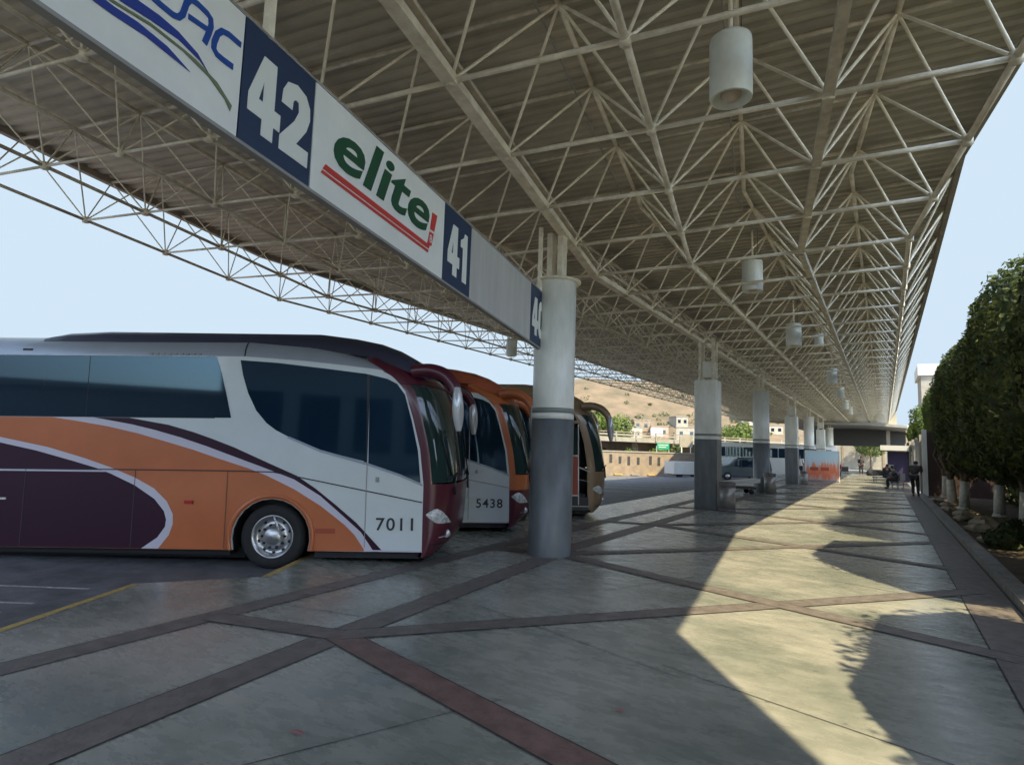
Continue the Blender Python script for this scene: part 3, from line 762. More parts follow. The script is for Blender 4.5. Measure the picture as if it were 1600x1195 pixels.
    # mirrors on arms sweeping forward from the brow
    for s_ in (0, 1):
        fy = (lambda y: W-y) if s_ else (lambda y: y)
        b = MB(); pts = [(1.95, fy(.15), 2.86), (2.2, fy(.08), 2.87), (2.42, fy(0.0), 2.80), (2.56, fy(-.06), 2.66), (2.63, fy(-.1), 2.48)]
        b.sweep(pts, [.1, .1, .098, .09, .07], C['pillar']); arm = b.build('mirror_arm', root)
        b = MB(); rows = []
        for i in range(9):
            v = i/8; z = 2.60-.62*v; hw = .15*math.sin(PI*(.12+.8*v))**.6; hd = .085*math.sin(PI*(.12+.8*v))**.6
            rows.append([(2.63+.03*v+hd*math.cos(2*PI*k/12), fy(-.12)+hw*math.sin(2*PI*k/12), z) for k in range(13)])
        b.grid(rows, M_CHROME, True); b.add(rows[0][:12], [tuple(range(12))], M_CHROME); b.add(rows[-1][:12], [tuple(range(12))], M_CHROME)
        b.build('mirror', arm)
    # glazing
    def pane(pts, nm='side_window', m=M_GLASS, off=.004): return side_poly(nm, pts, m, root, off)
    for x0, x1 in ((-9.0, -7.1), (-7.092, -5.5), (-5.492, -4.16), (-4.152, -2.8)): pane([(x0, 2.135), (x1, 2.135), (x1, 3.03), (x0, 3.03)])
    pane([(-2.79, 2.135), (-.66, 2.14), (-.74, 2.45), (-.84, 2.8), (-.92, 3.03), (-2.79, 3.03)])
    side_poly('window_backing', [(-9.0, 2.13), (-.9, 2.13), (-.95, 3.035), (-9.0, 3.035)], M_BLACK, root, .001)
    side_poly('window_divider', [(1.29, 1.525), (1.345, 1.505), (1.345, 2.79), (1.29, 2.80)], M_BLACK, root, .001)
    pane([(-.57, 2.985), (-.02, 2.95), (.71, 2.87), (1.30, 2.80), (1.33, 1.53), (.95, 1.62), (.66, 1.69), (.4, 1.78), (.18, 1.88), (0, 1.97), (-.14, 2.07), (-.3, 2.25), (-.43, 2.5), (-.52, 2.76)])
    if not open_door:
        pane([(1.34, 2.79), (1.6, 2.73), (1.74, 2.66), (1.86, 2.5), (1.97, 2.12), (2.07, 1.7), (2.12, 1.24), (1.81, 1.34), (1.36, 1.5)], 'door_window')
    else:
        pane([(1.34, 2.79), (1.6, 2.73), (1.74, 2.66), (1.82, 2.5), (1.4, 2.45)], 'side_window')
    # silver sill line under the front glass
    side_poly('window_sill', [(.17, 1.86), (.66, 1.66), (1.35, 1.48), (1.81, 1.33), (2.15, 1.19), (2.15, 1.225), (1.81, 1.365), (1.35, 1.515), (.66, 1.695), (.2, 1.88)], M_BUSSIL, root, .007)
    # seams
    cre = [(-9.2, 1.38), (-.72, 1.38), (-.01, 1.37), (.21, 1.33), (.43, 1.29), (1.33, 1.12), (2.15, .965)]
    side_poly('panel_seam', [(x, z+.008) for x, z in cre]+[(x, z-.008) for x, z in cre[::-1]], M_BLACK if livery else M_GREY, root, .009)
    if not open_door:
        b = MB()
        for x in (1.34, ): b.box((x+.005, -.0085, .93), (.01, .004, 1.2), M_GREY)
        b.box((1.75, -.0085, .285), (.82, .006, .02), M_LAV); b.box((1.5, -.012, 1.28), (.05, .012, .07), M_GREY)
        dr = b.build('door_seam', root)
    else:
        # open doorway: hollow step well and the swung-open lower panel
        b = MB(); b.box((1.75, .75, 1.2), (.7, .03, 2.3), M_BLACK); b.box((1.75, .4, .35), (.66, .7, .1), M_GREY); b.box((1.75, .5, .6), (.66, .5, .1), M_DARKM); b.box((1.41, .4, 1.3), (.02, .7, 2.1), M_BLACK)
        b.box((1.6, .1, .95), (.02, .02, 1.2), M_CHROME); b.build('doorway', root)
        b = MB(); b.box((1.62, -.03, 1.12), (.44, .05, .96), M_REDP); b.box((1.62, -.03, 1.615), (.46, .06, .03), M_CHROME); b.box((1.62, -.03, .625), (.46, .06, .03), M_CHROME); b.box((1.85, -.03, 1.4), (.025, .06, 2.0), M_CHROME); b.build('open_door', root)
        b = MB(); b.box((1.62, -.02, 1.98), (.44, .02, .68), M_GLASSG); b.build('door_glass', root)
        b = MB(); b.box((1.76, -.02, .42), (.68, .03, .32), M_DARKM); b.box((1.76, -.03, .36), (.7, .04, .02), M_CHROME); b.build('step_panel', root)
    for x in (-.66, -2.0, -3.6):
        b = MB(); b.box((x, -.0095, .83), (.008, .003, 1.08), M_DARKM); b.build('hatch_seam', root)
    b = MB(); b.box((-1.2, -.012, .93), (.12, .02, .05), M_TRED); b.build('hatch_latch', root)
    b = MB(); b.box((-3.9, -.012, .95), (.1, .02, .03), M_CHROME); b.build('hatch_latch', root)
    if livery:
        side_poly('rub_rail', [(-9.2, 1.345), (-2.3, 1.345), (-2.3, 1.368), (-9.2, 1.368)], M_LAV, root, .008)
        # orange field with arch cut-out, then stripes above it
        org = [(-9.2, .275), (-9.2, 2.13), (-3.29, 2.125), (-2.9, 2.07), (-2.46, 2.0), (-2.0, 1.9), (-1.56, 1.78), (-1.2, 1.68), (-.83, 1.56), (-.37, 1.42), (-.1, 1.32), (.31, 1.13), (.7, .9), (1.04, .65), (1.2, .5), (1.36, .275)]+[p for p in arch_pts(.565)[::-1]]
        side_poly('livery_orange_field', org, M_ORANGE, root, .002)
        lo = [(-3.29, 2.125), (-2.9, 2.07), (-2.46, 2.0), (-2.0, 1.9), (-1.56, 1.78), (-1.2, 1.68), (-.83, 1.56), (-.37, 1.42), (-.1, 1.32), (.31, 1.13), (.7, .9), (1.04, .65), (1.2, .5), (1.36, .275)]
        up_ = [(1.48, .275), (1.29, .54), (1.03, .76), (.69, 1.04), (.3, 1.27), (-.17, 1.44), (-.66, 1.61), (-1.0, 1.73), (-1.38, 1.85), (-1.75, 1.95), (-2.1, 2.03), (-2.67, 2.127)]
        side_poly('livery_pale_stripe', lo+up_, M_LAV, root, .005)
        pu = [(-2.15, 2.127), (-1.57, 2.03), (-1.2, 1.93), (-.93, 1.84), (-.6, 1.72), (-.32, 1.6), (-.11, 1.51), (.34, 1.32), (.62, 1.14), (.91, .92), (1.22, .67), (1.61, .275)]
        side_poly('livery_purple_stripe', pu+up_, M_PURPLE, root, .0065)
        so_ = [(-9.2, 2.1), (-7.0, 2.08), (-5.2, 1.98), (-4.6, 1.91), (-4.03, 1.83), (-3.31, 1.69), (-2.77, 1.54), (-2.37, 1.41), (-2.01, 1.27), (-1.72, 1.12), (-1.52, .94), (-1.42, .76), (-1.41, .62), (-1.46, .46), (-1.6, .275)]
        si = [(-1.84, .275), (-1.62, .43), (-1.52, .58), (-1.51, .68), (-1.55, .8), (-1.7, .97), (-2.0, 1.16), (-2.36, 1.32), (-2.58, 1.4), (-2.94, 1.5), (-3.48, 1.64), (-4.02, 1.75), (-4.6, 1.83), (-5.2, 1.9), (-7.0, 2.0), (-9.2, 2.02)]
        side_poly('livery_pale_swoosh', so_+si, M_LAV, root, .005)
        side_poly('livery_purple_field', si+[(-9.2, .275)], M_PURPLE, root, .0065)
        b = MB(); pts = arch_pts(.575, 40); pto = arch_pts(.63, 40); n_a = len(pts); b.grid([[(p[0], y, p[1]) for p in P2] for P2, y in ((pts, .0), (pts, -.02), (pto, -.018), (pto, -.003))], M_ORANGE, True); b.build('wheel_arch_trim', root)
        side_poly('roof_lettering', [(-1.8, 3.065), (-1.0, 3.06), (-1.0, 3.075), (-1.8, 3.08)], M_GREY, root, .002) if False else None
        b = MB(); b.box((.78, -.01, .55), (.28, .004, .07), M_REDP); b.build('side_reflector', root)
        b = MB(); b.box((-3.75, .012, 3.12), (.14, .01, .03), M_BLACK)
        for k in range(9): b.box((-1.9+k*.09, -.0, 3.07+.0), (.05, .02, .022), M_GREY)
        b.build('roof_marking', root)
    # wheels
    for c in (ARCH_C, rc):
        for sd in (0, 1):
            y0 = .17 if sd == 0 else W-.17; s_ = -1 if sd == 0 else 1
            wh = empty('wheel', (c[0], y0, c[1]+.02)); wh.parent = root
            b = MB(); b.lathe([(.30, s_*.11), (.36, s_*.135), (.42, s_*.13), (.452, s_*.1), (.455, -s_*.1), (.42, -s_*.13), (.3, -s_*.12)], M_RUBBER, n=40, axis='y'); b.build('tyre', wh)
            b = MB(); b.lathe([(.305, s_*.11), (.29, s_*.12), (.275, s_*.06), (.23, s_*.02), (.15, s_*.045), (.13, s_*.1), (.11, s_*.12), (.001, s_*.13)], M_RIM, n=32, axis='y')
            for k in range(10):
                a = 2*PI*k/10; b.tube((.165*math.cos(a), s_*.02, .165*math.sin(a)), (.165*math.cos(a), s_*.075, .165*math.sin(a)), .018, M_BLACK, 6)
                a += PI/10; b.tube((.235*math.cos(a), s_*.03, .235*math.sin(a)), (.235*math.cos(a), s_*.036, .235*math.sin(a)), .024, M_BLACK, 8)
            b.tube((-.05, s_*.08, .4), (.13, s_*.125, .02), .014, M_CHROME) if c == ARCH_C and sd == 0 and livery else None
            b.build('rim', wh)
    if number:
        n_ = text_mesh('fleet_number', number, M_NUM, root, .002, lambda x, y, z: (x, -.008-z, y), (1.5, .565, 2.03, .745), offset=.012, space=1.15)
    return root
az = math.radians(30.5); tau = math.radians(1.25)
GRP = 'coaches parked nose-in at the bays'
make_coach((-7.476, 5.782, -.12), az, tau, dict(body=M_BUSW, roof=M_BUSSIL, pod=M_BUSNAVY, mask=M_MAROON, pillar=M_MAROON, screen=M_GLASSG), '7011', 'white coach with orange and purple swooshes, maroon nose and number 7011', GRP)
make_coach((-8.28, 9.44, -.12), az, tau, dict(body=M_BUSW, roof=M_OROOF, pod=M_OROOF, mask=M_ORANGE, pillar=M_ORANGE, screen=M_GLASSG, low=M_MAROON), '5438', 'white coach with orange roof and number 5438, parked behind the maroon-nosed coach', GRP, livery=False)
make_coach((-8.16, 13.15, -.12), az, tau, dict(body=M_BEIGE, roof=M_BEIGE, pod=M_BEIGE, mask=M_BEIGE, pillar=M_BEIGE, screen=M_GLASSG), None, 'bronze brown coach with its front door open beyond the round column', GRP, livery=False, open_door=True)

# far coach (side on) and van
def far_coach(loc, rz, label):
    t = empty('far_coach', loc, rz, label=label, cat='coach')
    Lh = 12.0
    b = MB(); pr = [(-1.25, .35), (-1.27, 2.9), (-1.2, 3.15), (-.9, 3.28), (0, 3.32), (.9, 3.28), (1.2, 3.15), (1.27, 2.9), (1.25, .35)]
    rows = []
    for x, k in ((-Lh/2, .93), (-Lh/2+.15, 1), (Lh/2-.5, 1), (Lh/2-.15, .96), (Lh/2, .85)): rows.append([(x, y*k, .35+(z-.35)*(1 if k > .9 else .95)) for y, z in pr])
    b.grid(rows, M_WHITE, True); b.add(rows[0], [tuple(range(9))], M_WHITE); b.add(rows[-1], [tuple(reversed(range(9)))], M_WHITE); b.build('body', t)
    for x0 in [-5.9+1.62*k for k in range(7)]:
        b = MB(); b.box((x0+.8, -1.275, 2.42), (1.56, .02, .9), M_GLASS); b.build('window', t)
    b = MB(); b.box((Lh/2+.0, 0, 2.2), (.04, 2.1, 1.3), M_GLASS); b.build('windscreen', t)
    b = MB(); b.add([(-3.6, -1.285, .6), (-2.0, -1.285, .6), (-.6, -1.285, 1.6), (-2.2, -1.285, 1.6)], [(0, 1, 2, 3)], M_BLUEG); b.build('blue_graphic', t)
    text_mesh('side_lettering', 'OMNIBUS', M_WHITE, t, .01, lambda x, y, z: (x, -1.3-z, y), (.2, 1.35, 2.6, 1.65)) if False else None
    for x in (-3.6, 3.9):
        for s_ in (-1, 1):
            b = MB(); b.lathe([(.001, 0), (.5, 0), (.5, .25), (.001, .25)], M_RUBBER, c=(x, s_*1.15-.12, .5), n=20, axis='y'); b.lathe([(.001, -.01), (.26, -.01), (.26, .26), (.001, .26)], M_RIM, c=(x, s_*1.15-.12, .5), n=16, axis='y'); b.build('wheel', t)
    return t
far_coach((-9.7, 64.0, -.62), math.radians(25), 'long white coach with dark window band parked far off behind the columns')
def make_van(loc, rz, label):
    t = empty('parked_van', loc, rz, label=label, cat='van')
    pr = [(-2.3, .35), (-2.35, 1.0), (-2.2, 1.75), (-1.9, 1.95), (.6, 1.95), (1.3, 1.35), (2.2, 1.1), (2.4, .8), (2.4, .35)]
    b = MB(); rows = []
    for y, k in ((-.88, .94), (-.92, .99), (.92, .99), (.88, .94)): rows.append([(x*(.985 if abs(y) < .9 else 1), y, .35+(z-.35)*k) for x, z in pr])
    b.grid(rows, M_DKGREEN, False); b.add(rows[0], [tuple(range(9))], M_DKGREEN); b.add(rows[-1], [tuple(reversed(range(9)))], M_DKGREEN); b.build('body', t)
    for s_ in (-1, 1):
        for q in ([(-2.0, 1.15), (-.9, 1.15), (-.9, 1.75), (-1.9, 1.75)], [(-.82, 1.15), (.25, 1.15), (.25, 1.75), (-.82, 1.75)], [(.33, 1.15), (1.2, 1.2), (.6, 1.72), (.33, 1.75)]):
            b = MB(); b.add([(x, s_*.93, z) for x, z in q], [(0, 1, 2, 3)], M_GLASS); b.build('side_window', t)
        for x in (-1.45, 1.5):
            b = MB(); b.lathe([(.001, -.1), (.34, -.1), (.34, .1), (.001, .1)], M_RUBBER, c=(x, s_*.85, .34), n=20, axis='y'); b.lathe([(.001, -.11), (.2, -.11), (.2, .11), (.001, .11)], M_RIM, c=(x, s_*.85, .34), n=16, axis='y'); b.build('wheel', t)
        b = MB(); b.box((2.36, s_*.65, .85), (.12, .3, .16), M_LENS); b.build('headlight', t)
    b = MB(); b.add([(1.28, -.75, 1.38), (1.28, .75, 1.38), (.68, .68, 1.9), (.68, -.68, 1.9)], [(0, 1, 2, 3)], M_GLASS); b.build('windscreen', t)
    return t
v = make_van((-10.6, 55.2, gz(0, 55)), math.radians(215), 'dark teal van parked in front of the far white coach')

# luggage cart beyond square column
t = empty('luggage_cart', (-5.55, 27.6, 0), math.radians(25), label='low white luggage cart standing between the square and round columns', cat='cart')
b = MB(); b.add([(-.95, -.5, .34), (.95, -.5, .5), (.95, .5, .5), (-.95, .5, .34), (-.95, -.5, .42), (.95, -.5, .66), (.95, .5, .66), (-.95, .5, .42)], [(0, 3, 2, 1), (4, 5, 6, 7), (0, 1, 5, 4), (1, 2, 6, 5), (2, 3, 7, 6), (3, 0, 4, 7)], M_WHITE); b.build('deck', t)
b = MB(); b.box((0, 0, .26), (1.6, .8, .1), M_DARKM); b.build('chassis', t)
for x in (-.6, .6):
    for y in (-.4, .4):
        b = MB(); b.lathe([(.001, -.04), (.11, -.04), (.11, .04), (.001, .04)], M_RUBBER, c=(x, y, .11), n=14, axis='y'); b.box((x, y, .18), (.06, .06, .1), M_GREY); b.build('wheel', t)

# ------------------------------------------------------------------ bins
def make_bin(x, y, label, r=.23, h=.86):
    t = empty('litter_bin', (x, y, 0), label=label, cat='bin', group='round steel litter bins on the platform')
    b = MB(); b.lathe([(.001, .02), (r, .02), (r, h-.12), (r-.01, h-.12)], M_BIN, n=28); b.build('drum', t)
    b = MB(); b.lathe([(r+.012, h-.14), (r+.015, h-.02), (r-.02, h), (r*.6, h), (r*.55, h-.1), (.001, h-.1)], M_BINTOP, n=28); b.build('rim', t)
    b = MB(); b.lathe([(r+.01, .0), (r+.012, .05), (r, .06)], M_BINTOP, n=28); b.build('foot_ring', t)
make_bin(-4.05, 19.15, 'steel litter bin standing against the wide square column')
make_bin(-4.95, 9.72, 'litter bin hidden behind the foreground round column, one edge showing', .2, .85)
make_bin(-4.25, 28.5, 'pale litter bin at the foot of the second round column', .24, .9)
make_bin(-4.0, 39.2, 'small litter bin beside the square column before the printed board', .2, .8)

# printed board kiosk
t = empty('advertising_board', (-3.6, 46.2, 0), math.radians(12), label='advertising board printed pale blue above and orange below', cat='board')
b = MB(); b.box((0, 0, 1.05), (2.0, .12, 1.9), M_BOARD); b.build('printed_panel', t)
b = MB()
for x in (-1.02, 1.02): b.box((x, 0, 1.02), (.05, .16, 2.04), M_WHITE)
b.box((0, 0, 2.02), (2.0, .16, .05), M_WHITE); b.box((0, 0, .08), (2.0, .16, .05), M_GREY); b.build('board_frame', t)
for x in (-.5, .15):
    b = MB(); b.box((x, -.065, .82), (.5, .02, .22), M_REDP); b.build('printed_block', t)

# ------------------------------------------------------------------ planter, trees
tag(polysheet('planter_soil', [(1.55, -8), (1.62, 34.6), (12, 34.6), (12, -8)], .03, M_SOIL), kind='structure')
t = MB(); t.box((1.44, 13.3, .05), (.22, 42.6, .14), M_KERB)
tag(t.build('planter_kerb'), 'low concrete kerb along the planted bed beside the platform', 'kerb')

def leaves(b, c, rad, n, size, m, sup=2.6, rn=None, low=-1.0, lump=.12, seedk=0):
    """leaf-sized faces through the outer volume of a superellipsoid"""
    R_ = rn or rnd
    ph = [R_.uniform(0, 6.28) for _ in range(9)]
    cnt = 0
    while cnt < n:
        d = Vector((R_.gauss(0, 1), R_.gauss(0, 1), R_.gauss(0, 1))).normalized()
        k = (abs(d.x)**sup+abs(d.y)**sup+abs(d.z)**sup)**(-1/sup)
        bump = 1+lump*(math.sin(4*d.x+ph[0])+math.sin(5*d.y+ph[1])+math.sin(5*d.z+ph[2]))/1.6+lump*.5*math.sin(11*d.x+9*d.z+ph[3])*math.sin(10*d.y+ph[4])
        q = k*bump*(1-abs(R_.gauss(0, .09)))+R_.uniform(-.02, .035)
        if d.z*k < low: continue
        p = Vector((c[0]+d.x*q*rad[0], c[1]+d.y*q*rad[1], c[2]+d.z*q*rad[2]))
        nrm = (d+Vector((R_.gauss(0, .55), R_.gauss(0, .55), R_.gauss(0, .55)))).normalized()
        a = nrm.cross(Vector((R_.gauss(0, 1), R_.gauss(0, 1), R_.gauss(0, 1)))).normalized(); e = nrm.cross(a)
        s_ = size*R_.uniform(.6, 1.4); w_ = s_*.5
        b.add([p-a*s_, p+e*w_-a*.1*s_, p+a*s_+nrm*.2*s_, p-e*w_-a*.1*s_], [(0, 1, 2, 3)], m, False)
        cnt += 1
def core(b, c, rad, m, sup=2.6, k=.86, zlow=None):
    rows = []
    for i in range(9):
        th = PI*i/8; row = []
        for j in range(17):
            f_ = 2*PI*j/16; d = Vector((math.sin(th)*math.cos(f_), math.sin(th)*math.sin(f_), math.cos(th)))
            kk = (abs(d.x)**sup+abs(d.y)**sup+abs(d.z)**sup)**(-1/sup)*k*(1+.05*math.sin(5*f_+3*th))
            row.append((c[0]+d.x*kk*rad[0], c[1]+d.y*kk*rad[1], c[2]+d.z*kk*rad[2]))
        rows.append(row)
    b.grid(rows, m, True)
def clipped_tree(x, y, zc_, rad, label, n=9000, size=.055, trunk=True, m=None, cat='tree', group='clipped trees along the platform', limbs=5, tx=None, core_k=.88, lump=.12, white=.85):
    t = empty('clipped_tree', (x, y, 0), label=label, cat=cat, group=group)
    m = m or M_LEAFH
    b = MB()
    if core_k: core(b, (0, 0, zc_), rad, m, k=core_k)
    leaves(b, (0, 0, zc_), rad, n, size, m, lump=lump); b.build('crown', t)
    if trunk:
        tx = tx or (0, 0); zb0 = zc_-rad[2]
        b = MB(); R_ = random.Random(int(x*100+y*10)); h0 = white+.15
        lean = R_.uniform(-.08, .08)
        b.path([(tx[0], tx[1], 0.0), (tx[0]+lean*.3, tx[1], .12), (tx[0]+lean, tx[1], h0)], .1, M_LIME, 12, [.2, .16, .135]); b.build('painted_trunk', t)
        b = MB()
        for k in range(limbs):
            a = 2*PI*k/limbs+R_.uniform(-.4, .4); r_ = rad[0]*.5
            b.path([(tx[0]+lean, tx[1], h0-.02), (tx[0]+lean+.15*math.cos(a), tx[1]+.15*math.sin(a), h0+.35), (tx[0]+r_*math.cos(a)*.8, tx[1]+r_*math.sin(a)*.8, zb0+.5), (tx[0]*.3+r_*math.cos(a), tx[1]*.3+r_*math.sin(a)*1.2, zb0+1.6)], .04, M_BARK, 7, [.085, .06, .045, .025])
        b.build('limbs', t)
    return t
TREES = [ # x, y, zc, rad
    (3.8, 4.2, 3.35, (1.4, 3.0, 1.95), 'clipped tree nearest the camera, out at the right edge'),
    (3.0, 10.7, 3.45, (1.35, 2.6, 2.0), 'second clipped dark tree from the camera beside the sunny strip'),
    (2.95, 16.2, 3.65, (1.35, 2.8, 2.2), 'tall clipped dark tree above the white trunk at the right edge of the photo'),
    (2.9, 20.6, 3.6, (1.3, 2.6, 2.3), 'clipped dark tree above the three whitewashed trunks'),
    (2.85, 24.6, 3.6, (1.2, 2.4, 2.35), 'clipped dark tree whose trunk is lit by a sun patch'),
    (2.85, 28.6, 3.6, (1.15, 2.3, 2.35), 'clipped dark tree just in front of the brown wall'),
    (2.85, 32.4, 3.7, (1.1, 2.1, 2.3), 'clipped dark tree touching the end of the brown wall'),
    (2.7, 38.0, 3.9, (.95, 2.3, 1.9), 'rounded tree rising behind the pale wall post')]
TR2 = [(0, 0), (0, 0), (-.05, 3.2), (.1, 3.7), (-.55, 1.9), (-.7, -.3), (-.55, 1.2), (0, 0)]
for i, (x, y, zc_, rad, lab) in enumerate(TREES):
    clipped_tree(x, y, zc_, rad, lab, n=21000 if 1 <= i <= 5 else 11000, size=.058, tx=TR2[i], core_k=.98 if i < 2 else .88, lump=.07, m=M_LEAFY if i > 6 else None)
for i, (x, y, zc_, rad, lab) in enumerate([(2.45, 47, 3.4, (.9, 1.6, 1.5), 'bright green tree in sunlight behind the dark clipped row'), (2.3, 55, 3.0, (.9, 1.6, 1.2), 'smaller bright green tree farthest along the fence')]):
    clipped_tree(x, y, zc_, rad, lab, n=6000, size=.08, m=M_LEAFY, group='sunlit trees beyond the wall', core_k=.7, lump=.2)
# clipped trees added out of view to darken the coach window reflections
for i, (x, y) in enumerate([(3.4, -2.6), (3.5, -9)]):
    clipped_tree(x, y, 3.3, (1.35, 2.6, 1.9), ['clipped tree out of the picture behind the camera on the right', 'farther clipped tree out of the picture behind the camera'][i], n=5000, size=.08)
t = empty('back_hedge', (4.75, 19, 0), label='long dark clipped hedge behind the tree trunks in the planted bed', cat='hedge')
b = MB(); core(b, (0, 0, 1.5), (.6, 15.2, 1.75), M_LEAFH, sup=8, k=.97)
leaves(b, (0, 0, 1.5), (.6, 15.2, 1.75), 9000, .09, M_LEAFH, sup=8, lump=.03); b.build('foliage', t)
# rocks
R_ = random.Random(3)
rp = [(1.75, 30.2, .2), (1.9, 27.3, .22), (1.75, 25.2, .2), (2.1, 23.4, .28), (1.8, 21.6, .18), (2.2, 20.3, .3), (1.95, 18.8, .24), (2.3, 17.2, .26), (1.85, 16.4, .2), (2.4, 22.0, .2)]
for i, (x, y, r_) in enumerate(rp):
    b = MB(); rows = []
    for a in range(6):
        th = PI*a/5; rows.append([(r_*1.3*math.sin(th)*math.cos(2*PI*k/10)*(1+.25*math.sin(3*k+i)), r_*math.sin(th)*math.sin(2*PI*k/10)*(1+.2*math.cos(2*k+i)), r_*.55*math.cos(th)*(1+.15*math.sin(k*2.3+i))) for k in list(range(10))+[0]])
    b.grid(rows, M_ROCK, False); o = b.build('rock', None, (x, y, .08), (0, 0, i)); 
    tag(o, 'pale rock lying on the soil under the clipped trees', 'rock', 'pale rocks in the planted bed')
for i, (x, y) in enumerate([(2.0, 15.6), (2.55, 18.2)]):
    t = empty('small_shrub', (x, y, .03), label=['low green plant at the very right edge of the planted bed', 'low green plant among the rocks under the trees'][i], cat='plant')
    b = MB(); leaves(b, (0, 0, .15), (.3, .3, .22), 700, .05, M_LEAFD); b.build('foliage', t)

# walls to the right
t = empty('boundary_wall', (1.62, 34.9, 0), label='dark brown wall under the trees with a pale end post and small plate', cat='wall')
b = MB(); b.box((2.6, 0, 1.5), (5.0, .2, 3.0), M_WALLR); b.build('wall_panel', t)
b = MB(); b.box((-.0, -.02, 1.55), (.2, .26, 3.1), M_COLW); b.build('end_post', t)
b = MB(); b.box((1.0, -.12, 1.1), (.18, .03, .25), M_SIGNW); b.build('wall_plate', t)
t = empty('slatted_fence', (1.62, 36, 0), label='tall grey slatted fence running along the platform edge in the distance', cat='fence')
b = MB()
for k in range(40): b.box((0, k*.62, 1.35), (.06, .34, 2.7), M_GREY)
b.box((.08, 12, 2.55), (.08, 25, .12), M_GREY); b.box((.08, 12, .3), (.08, 25, .12), M_GREY); b.build('slats', t)
for k in range(6):
    b = MB(); b.box((-.08, k*4.8, 1.45), (.14, .14, 2.9), M_CONC); b.build('post', t)

# far end: kiosk, slab canopy, dark lower canopy, end wall
t = empty('snack_kiosk', (.75, 52.5, 0), label='small kiosk with white awning and dark violet front at the right far end', cat='kiosk')
b = MB(); b.box((.1, .6, 1.1), (1.3, 1.6, 2.2), M_VIOLET); b.build('cabin', t)
b = MB(); b.box((0, -.3, 2.42), (2.0, 1.4, .35), M_WHITE); b.box((0, -.3, 2.2), (2.0, 1.4, .06), M_DARKM); b.build('awning', t)
b = MB(); b.box((-.45, -.25, .95), (.5, .1, .55), M_GREY); b.build('counter_board', t)
b = MB(); b.box((-.3, -.24, .35), (.25, .05, .3), M_WHITE); b.build('notice', t)
t = empty('concrete_entrance_canopy', (1.6, 76, 0), label='bright white flat slab roof at the far right end of the platform', cat='canopy')
b = MB(); b.box((0, 2, 4.9), (3.2, 5, .45), M_WHITE); b.build('slab', t)
for x in (-1.2, 1.3):
    b = MB(); b.box((x, 2, 2.3), (.35, .35, 4.7), M_CONC); b.build('column', t)
t = empty('lower_end_roof', (-2.5, 72, 0), label='dark low roof closing the far end of the platform', cat='roof')
b = MB(); rows = []
for x in [-5.5+1.1*k for k in range(10)]: rows.append([(x, yy, 4.75+.28*math.sin(PI*(x+5.5)/10)) for yy in (-4, 12)])
b.grid(rows, M_GREY, True); rows2 = [[(p[0], p[1], p[2]-.25) for p in r] for r in rows]; b.grid(rows2, M_DARKM, True)
b.grid([[r[0] for r in rows], [r[0] for r in rows2]], M_GREY); b.build('roof_slab', t)
for x in (-4.8, -3.6, -2.6):
    b = MB(); b.box((x, 3, 2.3), (.35, .4, 4.7), M_GREY); b.build('column', t)
b = MB(); b.box((-.2, 8, 3.9), (9.5, .3, 2.0), M_DARKM); b.build('header_wall', t)
b = MB(); b.box((-4.1, 5, 1.5), (2.2, .3, 3.0), M_GREY); b.build('side_partition', t)
tag(MB().build('x') if False else polysheet('far_courtyard', [(-8, 80), (6, 80), (6, 140), (-8, 140)], 0.0, M_CONC), kind='structure')
b = MB(); b.box((0, 0, 1.6), (16, .3, 3.2), M_CONC)
for k in range(6): b.box((-6+k*2.3, -.18, 1.7), (.25, .1, 3.0), M_WALLB)
tag(b.build('courtyard_wall', None, (-1, 92, 0)), 'pale sunlit wall closing the view at the end of the platform', 'wall')
t = empty('courtyard_tree', (-1.5, 90, 0), label='light green tree in the sunlit court at the end of the platform', cat='tree')
b = MB(); leaves(b, (0, 0, 3.2), (1.8, 1.5, 1.2), 1800, .14, M_LEAFY); b.build('crown', t)
b = MB(); b.tube((0, 0, 0), (0, 0, 2.6), .12, M_BARK, 8, .08); b.build('trunk', t)
t = empty('white_hall_roof', (12.0, 150, 0), label='distant white building top between the canopy edge and the clipped trees', cat='building')
b = MB(); b.box((0, 0, 9), (11, 14, 18), M_CONC); b.build('wall', t)
b = MB(); b.box((0, 0, 19.0), (12, 15, 2.2), M_WHITE); b.build('roof', t)

# ------------------------------------------------------------------ hill and far land
b = MB(); rows = []
Rh = random.Random(11)
for i in range(46):
    row = []
    for k in range(60):
        x = -330+8*k; y = 140+8*i
        d1 = math.exp(-(((x+98)/70)**2+((y-235)/62)**2)); d2 = math.exp(-(((x+215)/90)**2+((y-330)/80)**2)); d3 = math.exp(-(((x+10)/90)**2+((y-330)/70)**2))
        z = 30*d1+8*d2+18*d3-1.4+(1.0*math.sin(x*.13+y*.07)+.7*math.sin(x*.31-y*.2))*(d1+.2)
        row.append((x, y, z))
    rows.append(row)
b.grid(rows, M_HILL, True); tag(b.build('dry_hill'), kind='structure')
def at(px, py, depth):
    d = fw+rt*(px-800)/F_PX-up*(py-597.5)/F_PX; return Vector((0, 0, H))+d*depth
